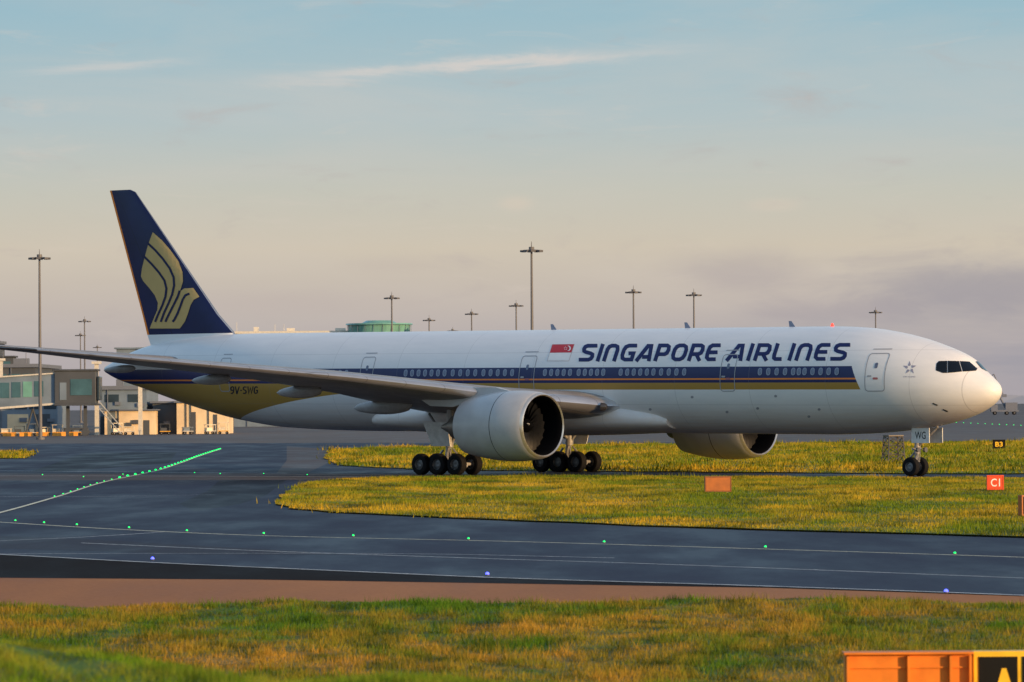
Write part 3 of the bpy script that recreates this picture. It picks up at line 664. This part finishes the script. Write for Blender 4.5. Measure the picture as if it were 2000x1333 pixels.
# ================================================================== SIGNS
SO=simple('orange_sign_back',(.40,.12,.02),.6,var=.18); SOD=simple('dark_orange_frame',(.22,.07,.02),.6,var=.18); SR=simple('red_sign_face',(.75,.08,.02),.4,var=.05); SB=simple('black_sign_face',(.008,.008,.008),.6,spec=.15); SY=simple('yellow_sign_paint',(.85,.50,.02),.4); SW=simple('sign_white',(.85,.83,.8),.5); SG=simple('sign_frame_grey',(.45,.43,.40),.5)
ORB=simple('bright_orange_panel',(.72,.20,.008),.5,var=.15)
def sign(px0,px1,ybase,hgt_,face,lab,txt=None,tm=None,border=None,rz=0.0,back=False,D=None,fw=.05,tsz=.55,bold=.012):
    g=gp((px0+px1)/2,ybase) if D is None else Vector((wp((px0+px1)/2,800,D).x,D,0))
    w=(px1-px0)*g.y/F; e=empty('airfield_sign',g,rz); tag(e,lab,'airfield sign')
    lg=.14*hgt_; bh=hgt_-lg
    mb=MB(); mb.box((0,0,lg+bh/2),(w,.22,bh)); mb.obj('sign_cabinet',SOD if back else (border or SB),e,bevel=.015)
    mb=MB()
    for x in(-w/2+fw/2,w/2-fw/2): mb.box((x,-.13,lg+bh/2),(fw,.03,bh))
    for z in(lg+fw/2,lg+bh-fw/2): mb.box((0,-.13,z),(w-2*fw,.028,fw))
    mb.obj('sign_frame',SOD if back else (border or SB),e)
    mb=MB(); mb.box((0,-.125,lg+bh/2),(w-2*fw-.01,.015,bh-2*fw-.01)); mb.obj('sign_face',face,e)
    for x in(-w*.36,w*.36):
        mb=MB(); mb.cyl((x,0,0),(x,0,lg),.035,.035,8); mb.box((x,0,.01),(.16,.16,.02)); mb.obj('leg',SG,e)
    if txt:
        V2,F2=text2d(txt,bold=bold); tw=w*tsz if len(txt)>1 else w*.3; th=bh*.54; mb=MB(); mb.add([(-tw/2+a*tw,-.139,lg+bh*.23+c*th) for a,c in V2],F2); mb.obj('sign_lettering',tm,e,False,False)
    return e
sign(1376,1428,966,.84,SO,'orange-brown back of a low airfield sign on grass',back=True,rz=.12)
sign(1927,1960,962,.80,SR,'red holding sign reading C1 standing on grass','C1',SW,SR,rz=.05)
sign(1939,1963,880,.92,SB,'black location sign reading B3 with yellow characters','B3',SY,SB,tsz=.62,bold=.03)
sign(1988,2030,1014,.86,SB,'black airfield sign with orange end panel','A',SY,SO,rz=.5)
e=empty('airfield_sign',(wp(1850,800,60).x,60,0),0); tag(e,'large orange direction sign with black panel reading A','airfield sign')
def sx(px): return (px-1850)*60/F
mb=MB(); mb.box(((sx(1645)+sx(1891))/2,0,.54),(sx(1891)-sx(1645),.3,.86)); mb.obj('sign_cabinet',ORB,e,bevel=.012)
mb=MB(); mb.box(((sx(1645)+sx(1891))/2,-.03,.985),(sx(1891)-sx(1645)+.04,.42,.03)); mb.obj('cabinet_lid',ORB,e,bevel=.005)
for q in(1650,1768,1850,1888):
    mb=MB(); mb.box((sx(q),-.20,.50),(.035,.10,.90)); mb.obj('upright',ORB,e)
mb=MB(); mb.box(((sx(1645)+sx(1891))/2,-.165,.80),(sx(1891)-sx(1645)-.1,.03,.02)); mb.obj('panel_rail',ORB,e)
mb=MB(); mb.box(((sx(1895)+sx(2100))/2,.02,.55),(sx(2100)-sx(1895),.3,.90)); mb.obj('sign_panel',SY,e,bevel=.01)
mb=MB(); mb.box(((sx(1905)+sx(1981))/2,-.135,.53),(sx(1981)-sx(1905),.02,.80)); mb.obj('sign_face',SB,e)
mb=MB(); mb.box(((sx(1990)+sx(2090))/2,-.135,.53),(sx(2090)-sx(1990),.02,.80)); mb.obj('sign_face',SB,e)
V2,F2=text2d('A',bold=.03); mb=MB(); mb.add([(sx(1925)+a*.40,-.148,.20+c*.58) for a,c in V2],F2); mb.obj('sign_lettering',SY,e,False,False)
for q in(1680,1860,1960,2060):
    mb=MB(); mb.cyl((sx(q),0,0),(sx(q),0,.15),.04,.04,8); mb.obj('leg',SG,e)
# lattice frame behind the nose gear
g=gp(1745,905); e=empty('lattice_frame',g,.3); tag(e,'small grey lattice steel frame standing on grass','antenna frame')
GS=simple('galvanised_steel',(.11,.10,.095),.5,.4)
mb=MB(); a_,h_=.62,1.85
cs=[(-a_,-a_),(a_,-a_),(a_,a_),(-a_,a_)]
for i in range(4):
    x,y=cs[i];x2,y2=cs[(i+1)%4]
    mb.cyl((x,y,0),(x*.8,y*.8,h_),.045,.045,6)
    for z0,z1 in((0,.62),(.62,1.24),(1.24,1.85)):
        k0=1-.2*z0/h_;k1=1-.2*z1/h_
        mb.cyl((x*k0,y*k0,z0),(x2*k1,y2*k1,z1),.028,.028,5); mb.cyl((x2*k0,y2*k0,z0),(x*k1,y*k1,z1),.028,.028,5); mb.cyl((x*k1,y*k1,z1),(x2*k1,y2*k1,z1),.03,.03,5)
mb.obj('frame_legs',GS,e)
mb=MB(); mb.box((0,0,1.9),(1.1,1.1,.07)); mb.obj('frame_platform',GS,e)
mb=MB(); mb.box((0,-.1,.03),(1.9,1.7,.08)); mb.obj('concrete_base',simple('base_concrete',(.2,.19,.17),.8),e)
# ================================================================== LIGHT MASTS
MP=simple('mast_galvanised',(.14,.14,.15),.6,.2); LHM=simple('floodlight_housing',(.10,.10,.11),.6)
e=empty('floodlight_mast',(0,0,0)); 
mb=MB(); mb.cyl((0,0,0),(0,0,24.3),.27,.13,12); mb.cyl((0,0,0),(0,0,.3),.6,.6,12); mb.obj('mast_pole',MP,e,True)
mb=MB(); mb.cyl((0,0,24.0),(0,0,24.6),.35,.35,12); mb.cyl((0,0,24.6),(0,0,25.3),.06,.03,6)
for k in range(8):
    a=2*math.pi*k/8; x,y=math.cos(a),math.sin(a); mb.cyl((0,0,24.25),(x*1.05,y*1.05,24.15),.05,.05,6)
mb.rev([(0,1.0),(.1,1.05),(.12,.95)],(0,0,24.1),(0,0,1),20); mb.obj('mast_head',MP,e)
for k in range(8):
    a=2*math.pi*k/8; mb=MB(); mb.box((math.cos(a)*1.25,math.sin(a)*1.25,24.05),(.42,.6,.26),rz=a); mb.obj('floodlight',LHM,e)
tag(e,'tall grey floodlight mast with ring of lamps','light mast','floodlight masts around the apron')
masts=[(77,487),(1038,472),(765,570),(1237,558),(1355,564),(1710,600),(1008,586),(921,603),(838,616),(165,618),(157,647),(884,638),(190,672)]
for k,(x,y) in enumerate(masts):
    hy=790-.007*(x-1000); D=21.05*F/(hy-y); p=wp(x,y,D); x_=p.x
    if k==0: e.location=(x_,D,0); continue
    o=copy_thing(e,(x_,D,0),random.uniform(0,.7))
# ================================================================== BUILDINGS
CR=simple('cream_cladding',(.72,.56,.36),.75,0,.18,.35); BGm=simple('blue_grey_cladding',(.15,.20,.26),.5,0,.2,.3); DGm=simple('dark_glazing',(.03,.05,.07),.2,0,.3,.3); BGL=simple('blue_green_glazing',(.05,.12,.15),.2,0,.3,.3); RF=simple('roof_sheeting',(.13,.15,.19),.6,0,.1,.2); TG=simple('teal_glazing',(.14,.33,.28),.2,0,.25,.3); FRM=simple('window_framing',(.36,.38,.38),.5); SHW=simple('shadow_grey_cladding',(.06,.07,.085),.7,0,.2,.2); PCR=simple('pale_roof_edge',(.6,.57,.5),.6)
def bld(name,lab,px0,px1,ytop,D,depth,wall,roof=RF,rows=(),doors_=(),fasc=.6,cat='building',over=.4,frame=True,clut=1):
    x0=wp(px0,790,D).x;x1=wp(px1,790,D).x; ht=H+(790-.007*((px0+px1)/2-1000)-ytop)*D/F
    cx=(x0+x1)/2;w=x1-x0; e=empty(name,(cx,D+depth/2,0)); tag(e,lab,cat)
    mb=MB(); mb.box((0,0,(ht-fasc)/2),(w,depth,ht-fasc)); mb.obj('wall',wall,e)
    mb=MB(); mb.box((0,0,ht-fasc/2),(w+2*over,depth+2*over,fasc)); 
    if clut:
        for k in range(max(1,int(w/7))): mb.box((-w/2+w*(k+.5)/max(1,int(w/7))+random.uniform(-1,1),-depth*.3,ht+.4),(random.uniform(.6,2.6),2,.8+random.uniform(-.4,.6)))
        for k in range(max(1,int(w/8))):
            x=random.uniform(-w/2,w/2); mb.cyl((x,-depth*.4,ht),(x,-depth*.4,ht+random.uniform(1,2.2)),.06,.06,5)
    mb.obj('roof',roof,e)
    for (z0,z1,pitch,ww,mat) in rows:
        n=max(1,int(w/pitch))
        for k in range(n):
            x=-w/2+w*(k+.5)/n; mb=MB(); mb.box((x,-depth/2-.03,(z0+z1)/2),(ww,.08,z1-z0)); q=mb.obj('window',mat,e)
            if not frame: continue
            mb=MB()
            for s2 in(-1,1): mb.box((x+s2*(ww/2+.04),-depth/2-.06,(z0+z1)/2),(.08,.14,z1-z0+.16))
            for s2 in(z0-.04,z1+.04): mb.box((x,-depth/2-.06,s2),(ww,.13,.08))
            mb.obj('window_frame',FRM,q)
    for (x,ww,h2,mat) in doors_:
        mb=MB(); mb.box((x,-depth/2-.04,h2/2),(ww,.1,h2)); 
        mb.obj('service_door',mat,e)
    for k in range(int(w/2.0)):
        mb=MB(); x=random.uniform(-w/2+.3,w/2-.3); 
        if random.random()<.5: mb.box((x,-depth/2-.12,(ht-fasc)/2),(.14,.18,ht-fasc)); nm='downpipe'
        else: z=random.uniform(1.5,max(2,ht-2)); mb.box((x,-depth/2-.2,z),(random.uniform(.4,1.4),.3,random.uniform(.3,.9))); nm='wall_vent'
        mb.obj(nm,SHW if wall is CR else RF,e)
    return e
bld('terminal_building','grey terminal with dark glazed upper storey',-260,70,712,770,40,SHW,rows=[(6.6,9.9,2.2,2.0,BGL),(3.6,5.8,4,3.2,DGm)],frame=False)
bld('terminal_building','low blue-grey terminal wing with cream lower wall',-260,112,756,745,20,BGm,rows=[(4.0,6.2,2.2,2.0,DGm)],doors_=[(-14,5,3.2,CR),(-8,4,3.2,CR),(-2,5,3.4,CR),(4,4,3.2,CR),(9,3.4,3.2,CR),(13,2.4,3.2,SHW)],frame=False)
bld('pier_building','blue-grey pier block with cream ground floor',196,286,754,715,24,BGm,rows=[(5.0,6.2,3.4,2.2,DGm)],doors_=[(-2.8,1.6,2.8,SHW)],frame=False)
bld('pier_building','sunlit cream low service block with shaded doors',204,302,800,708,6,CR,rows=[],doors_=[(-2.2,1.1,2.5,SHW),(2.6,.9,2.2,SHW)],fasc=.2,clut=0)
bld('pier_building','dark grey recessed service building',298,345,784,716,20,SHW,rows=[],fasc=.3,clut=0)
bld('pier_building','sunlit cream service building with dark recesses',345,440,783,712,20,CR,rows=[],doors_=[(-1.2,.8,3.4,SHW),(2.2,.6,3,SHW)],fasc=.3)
bld('service_building','blue-grey block with shallow roof behind the tail',228,290,679,860,20,BGm,roof=BGm,rows=[(12,13.3,2.6,1.8,DGm)],fasc=.3,clut=0)
bld('concourse_building','long low concourse with pale roof edge',448,700,647,950,40,BGm,roof=PCR,rows=[(12,15,6,5,DGm)],fasc=.5)
bld('distant_building','dark far hangar block behind stands',-300,-20,665,1000,30,SHW,rows=[(10,13,5,3,DGm)],frame=False)
# glazed drum
xc=wp(736,790,930).x; r=66*930/F; ht=H+(792-629)*930/F
e=empty('glazed_rotunda',(xc,950,0)); tag(e,'round teal glazed rotunda with overhanging flat roof','building')
mb=MB(); mb.cyl((0,0,0),(0,0,ht-2.1),r*.97,r*.97,48); mb.obj('wall',CR,e)
mb=MB(); mb.cyl((0,0,ht-2.1),(0,0,ht-.3),r*.93,r*.95,48); mb.obj('glazing',TG,e)
mb=MB(); mb.cyl((0,0,ht-.3),(0,0,ht),r*1.02,r*1.0,48); mb.cyl((0,0,ht),(0,0,ht+.6),r*.55,r*.4,32); mb.obj('roof',TG,e)
mb=MB()
for k in range(22):
    a=2*math.pi*k/22; mb.box((math.cos(a)*r*.965,math.sin(a)*r*.965,ht-1.2),(.08,.08,1.8),rz=a)
mb.obj('mullions',BGm,e)
# jet bridges
def jetbridge(px0,px1,ytun0,ytun1,D,lab,cabh=4.4):
    x0=wp(px0,790,D).x;x1=wp(px1,790,D).x; hz=lambda y,px:H+(790-.007*(px-1000)-y)*D/F
    e=empty('jet_bridge',(x1,D,0)); tag(e,lab,'jet bridge')
    L_=x1-x0; zt=hz(ytun0,px0); zb=hz(ytun1,px0)
    mb=MB(); mb.prism([(-L_,zb-.6),(-6.0,zb+.5),(-6.0,zt+.9),(-L_,zt)],-1.6,1.6); mb.obj('tunnel',BGm,e)
    mb=MB(); mb.prism([(-L_,zt),(-6.0,zt+.9),(-6.0,zt+1.1),(-L_,zt+.2)],-1.8,1.8); mb.prism([(-L_,zb-.9),(-6.0,zb+.2),(-6.0,zb+.5),(-L_,zb-.6)],-1.8,1.8); mb.obj('tunnel_beams',PCR,e)
    n=int((L_-6.5)/1.7)
    for k in range(n):
        x=-L_+1.0+k*1.7; q=(x+L_)/(L_-6); mb=MB(); mb.box((x,-1.63,(zb+zt)/2+.15+.6*q),(1.35,.08,2.3)); mb.obj('window',BGL if k%3 else TG,e)
    mb=MB(); mb.box((-3.1,0,zb+.3+cabh/2),(6.2,4.2,cabh)); mb.box((-3.1,0,zb+.3+cabh+.15),(6.8,4.6,.3)); mb.box((-3,0,zb+.2),(6.6,4.4,.3)); mb.obj('cab',SHW,e,bevel=.1)
    mb=MB(); mb.box((-2.2,-2.13,zb+2.8),(3.2,.08,2.4)); mb.obj('cab_window',BGL,e)
    mb=MB(); mb.box((-4.9,-2.14,zb+2.2),(1.0,.08,2.6)); mb.obj('cab_door',BGm,e)
    mb=MB(); mb.box((.35,0,zb+2.6),(.5,3.6,3.6)); mb.obj('cab_bellows',DGm,e,bevel=.15)
    mb=MB()
    for x in(-4.4,-1.8):
        mb.box((x,0,zb/2+.4),(.5,.5,zb-.8)); mb.cyl((x,-.9,.55),(x,-.5,.55),.55,.55,14); mb.cyl((x,.5,.55),(x,.9,.55),.55,.55,14)
    mb.box((-3.1,0,1.0),(3.4,1.0,.4)); mb.obj('support_leg',SHW,e)
    mb=MB()
    for x in(-L_*.45,-L_*.75): mb.cyl((x-1.2,0,0),(x,0,zb-.4),.14,.14,8); mb.cyl((x+1.2,0,0),(x,0,zb-.4),.14,.14,8)
    mb.obj('tunnel_trestle',SHW,e)
    mb=MB()
    for k in range(9): mb.box((.6+.34*k,-1.2,zb-.4-.42*k*zb/4.2),(.4,1.1,.08))
    mb.cyl((.4,-1.7,zb+.6),(3.7,-1.7,1.2),.05,.05,6); mb.cyl((.4,-.6,zb+.6),(3.7,-.6,1.2),.05,.05,6)
    mb.cyl((.4,-1.7,zb-.4),(3.7,-1.7,.2),.08,.08,6); mb.obj('service_stair',FRM,e)
jetbridge(-90,190,744,795,690,'blue-grey passenger boarding bridge with dark cab and stair',4.9)
jetbridge(-220,30,722,752,820,'raised boarding bridge attached to the terminal')
def column(px,h,D,lab):
    mb=MB(); mb.box((0,0,h/2),(.6,.6,h)); mb.box((0,0,h+.2),(1.4,1.2,.4)); e=mb.obj('steel_column',PCR); e.location=(wp(px,790,D).x,D,0); tag(e,lab,'column')
column(189,10.8,700,'pale tall steel column beside the boarding bridge'); column(274,8.0,704,'pale steel column in front of the pier'); column(2,12,760,'pale steel column beside terminal')
# ---- ramp equipment
VW=simple('equipment_pale_paint',(.7,.62,.48),.4); VY=simple('vehicle_yellow_paint',(.7,.36,.03),.4); BO=simple('barrier_orange',(.75,.30,.02),.5)
bp=None
for k in range(15):
    px=-6+10.8*k+2.5*((k*5)%3); D=684+.7*((k*3)%4)
    e=empty('safety_barrier',(wp(px,790,D).x,D,0),.08*((k*7)%5-2)); tag(e,'orange-yellow interlocking safety barrier on the apron','barrier','orange barriers along the stand')
    if bp is None:
        mb=MB(); mb.prism([(-.28,0),(.28,0),(.2,.2),(.1,.6),(-.1,.6),(-.2,.2)],-.33,.33,'x'); mb.obj('barrier_body',BO,e); bp=e
    else:
        c=bp.children[0].copy(); c.parent=e; COL.objects.link(c)
for k,px in enumerate((12,38,62,86,112,134,150,228,252,322,366,410,436)):
    e=empty('baggage_trolley',(wp(px,790,690+k).x,690+k,0),.13*(k%4)); tag(e,'small baggage trolley with canopy on the apron','trolley','baggage trolleys')
    hh=1.1+.7*((k*7)%5)/4
    mb=MB(); mb.box((0,0,.5),(1.6,1.2,.12)); mb.obj('deck',VY if k%3==0 else SG,e)
    mb=MB(); mb.box((0,0,hh),(1.6,1.25,.08))
    for x in(-.7,.7):
        for y in(-.55,.55): mb.cyl((x,y,.56),(x,y,hh),.04,.04,6)
    mb.box((-.2,0,.8),(.9,.9,.48)); mb.obj('canopy',(VW,SHW,BGm,VW)[k%4],e)
    for x in(-.55,.55):
        for y in(-.5,.5): mb=MB(); wheel(mb,(x,y,.22),.22,.15); mb.obj('wheel',[TYRE,RIM],e,True)
# lift truck at far right
D=1400; e=empty('lift_truck',(wp(1962,790,D).x,D,0)); tag(e,'grey lift truck with raised folding boom on far apron','truck')
TR=simple('truck_grey_paint',(.13,.15,.20),.6)
mb=MB(); mb.box((0,0,1.2),(8.4,2.6,.5)); mb.box((2.0,0,2.6),(3.6,2.6,2.2)); mb.obj('chassis',TR,e)
mb=MB(); mb.prism([(-4.2,1.0),(-2.2,1.0),(-2.2,3.1),(-3.6,3.1),(-4.2,2.2)],-1.25,1.25); mb.obj('cab',TR,e)
mb=MB(); mb.cyl((.3,0,2.2),(-3.0,0,8.5),.35,.28,8); mb.cyl((-3.0,0,8.5),(-4.6,0,11.2),.22,.18,8); mb.cyl((-3.2,0,12.4),(-.4,0,6.2),.16,.16,8); mb.cyl((-4.6,0,11.2),(-3.2,0,12.4),.15,.15,8); mb.obj('boom',TR,e)
mb=MB(); mb.box((-.1,0,5.8),(1.4,1.4,.9)); mb.obj('work_basket',TR,e)
for x in(-3,0.6,2.9):
    for y in(-1.15,1.15): mb=MB(); wheel(mb,(x,y,.55),.55,.35); mb.obj('wheel',[TYRE,RIM],e,True)
# far low ridge with haze painted into its colour
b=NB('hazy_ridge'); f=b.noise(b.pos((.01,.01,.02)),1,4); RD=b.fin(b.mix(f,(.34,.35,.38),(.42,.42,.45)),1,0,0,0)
mb=MB(); n=160; xs=np.linspace(-3500,3500,n); hs=[14+6*math.sin(x*.004)+4*math.sin(x*.013+1)+random.uniform(-1,1) for x in xs]
mb.add([(x,6500,0) for x in xs]+[(x,6560,h) for x,h in zip(xs,hs)]+[(x,6900,0) for x in xs],[(i,i+1,n+i+1,n+i) for i in range(n-1)]+[(n+i,n+i+1,2*n+i+1,2*n+i) for i in range(n-1)])
o=mb.obj('hills',RD); struct(o)
# ================================================================== LIGHT AND SKY
AZ=math.radians(40); EL=math.radians(9)
S=Vector((math.cos(AZ)*math.cos(EL),-math.sin(AZ)*math.cos(EL),math.sin(EL)))
sl=bpy.data.lights.new('sun','SUN'); sl.energy=4.8; sl.angle=math.radians(.5); sl.color=(1,.62,.28)
so=bpy.data.objects.new('sun',sl); COL.objects.link(so); so.rotation_mode='QUATERNION'; so.rotation_quaternion=S.to_track_quat('Z','Y')
w=bpy.data.worlds.new('World'); scene.world=w; w.use_nodes=True; nt=w.node_tree; bg=nt.nodes['Background']
class WN(NB):
    def __init__(s): s.nt=nt; s.bs=None
b=WN()
sky=b.n('ShaderNodeTexSky'); sky.sky_type='NISHITA'; sky.sun_disc=False; sky.sun_elevation=EL; sky.sun_rotation=math.atan2(S.x,S.y); sky.air_density=1.0; sky.dust_density=1.0
tc=b.n('ShaderNodeTexCoord'); sp=b.n('ShaderNodeSeparateXYZ'); b.l(tc.outputs['Generated'],sp.inputs[0]); X,Y,Z=sp.outputs
rp=b.n('ShaderNodeValToRGB'); b.l(b.rng(Z,0,.1),rp.inputs[0])
def lin(c): return tuple((v/255/12.92 if v/255<.04045 else ((v/255+.055)/1.055)**2.4) for v in c)+(1,)
stops=[(0,(172,164,168)),(.12,(182,173,172)),(.22,(194,183,174)),(.34,(206,195,177)),(.46,(197,196,184)),(.62,(180,194,196)),(.85,(156,188,200)),(1,(145,182,199))]
er=rp.color_ramp
while len(er.elements)<len(stops): er.elements.new(.5)
for e_,(p,c) in zip(er.elements,stops): e_.position=p; e_.color=lin(c)
mp=b.n('ShaderNodeMapping'); mp.inputs['Scale'].default_value=(9,1,60); b.l(tc.outputs['Generated'],mp.inputs[0])
n1=b.noise(mp.outputs[0],1.0,6,.6,.6)
mp2=b.n('ShaderNodeMapping'); mp2.inputs['Scale'].default_value=(22,1,150); mp2.inputs['Rotation'].default_value=(0,-.07,0); b.l(tc.outputs['Generated'],mp2.inputs[0])
n2=b.noise(mp2.outputs[0],1.0,8,.68,1.0)
mp3=b.n('ShaderNodeMapping'); mp3.inputs['Scale'].default_value=(40,1,130); b.l(tc.outputs['Generated'],mp3.inputs[0])
n3=b.noise(mp3.outputs[0],1.0,6,.6,.5)
c1=b.mix(b.math('MULTIPLY',b.rng(n1,.45,.72),b.rng(Z,.02,.09,.2,.3)),rp.outputs[0],lin((212,202,192)))
c1=b.mix(b.math('MULTIPLY',b.rng(n2,.58,.78),.30),c1,lin((220,206,194)))
def blob(x,z,rx,rz,amp,colr,c1):
    dx=b.math('DIVIDE',b.math('SUBTRACT',X,x),rx); dz=b.math('DIVIDE',b.math('SUBTRACT',Z,z),rz)
    g=b.math('EXPONENT',b.math('MULTIPLY',b.math('ADD',b.math('MULTIPLY',dx,dx),b.math('MULTIPLY',dz,dz)),-1.0))
    f=b.rng(b.math('MULTIPLY_ADD',n3,1.3,g),.7,1.7,0,amp,True)
    return b.mix(f,c1,lin(colr))
c1=blob(.050,.0285,.018,.006,.4,(166,156,160),c1); c1=blob(.103,.0235,.030,.007,.65,(150,147,158),c1); c1=blob(.07,.0195,.02,.003,.4,(160,152,160),c1)
c1=blob(-.05,.0225,.03,.003,.2,(186,172,170),c1); c1=blob(-.028,.0305,.012,.002,.2,(188,174,168),c1)
c1=blob(.001,.0435,.004,.0018,.35,(222,204,184),c1); c1=blob(.057,.0428,.006,.0016,.3,(220,204,186),c1)
low=b.math('MULTIPLY',b.rng(n1,.40,.62,.2,1,True),b.rng(Z,.008,.024,1,0,True)); low=b.math('MULTIPLY',low,b.rng(X,-.05,.09,.1,.75))
c1=b.mix(low,c1,lin((154,152,162)))
def streak(x0,x1,z0,sl_,wd,amp):
    d=b.math('DIVIDE',b.math('SUBTRACT',Z,b.math('MULTIPLY_ADD',X,sl_,z0)),wd); d=b.math('ADD',d,b.math('MULTIPLY',b.math('SUBTRACT',n2,.5),6.0))
    g=b.math('EXPONENT',b.math('MULTIPLY',b.math('MULTIPLY',d,d),-1.0))
    wx=b.math('MULTIPLY',b.rng(X,x0,x0+.03,0,1,True),b.rng(X,x1-.03,x1,1,0,True))
    return b.math('MULTIPLY',b.math('MULTIPLY',g,wx),b.math('MULTIPLY',b.rng(n3,.3,.6,.35,1),amp))
for a in((-.065,.05,.0742,.065,.0013,.6),(-.03,.03,.0748,.09,.0016,.35),(-.115,-.06,.0795,.07,.0009,.55),(.01,.03,.0445,.08,.0010,.4)):
    c1=b.mix(streak(*a),c1,lin((224,211,202)))
sc=b.n('ShaderNodeVectorMath',operation='SCALE'); b.l(c1,sc.inputs[0]); sc.inputs['Scale'].default_value=10.0
nsk=b.n('ShaderNodeVectorMath',operation='SCALE'); b.l(sky.outputs[0],nsk.inputs[0]); nsk.inputs['Scale'].default_value=3.2
fin_=b.mix(b.rng(Z,.1,.42,0,1,True),sc.outputs[0],nsk.outputs[0])
b.l(fin_,bg.inputs[0]); bg.inputs[1].default_value=.1
scene.view_settings.view_transform='Standard'; scene.view_settings.look='None'; scene.view_settings.exposure=0
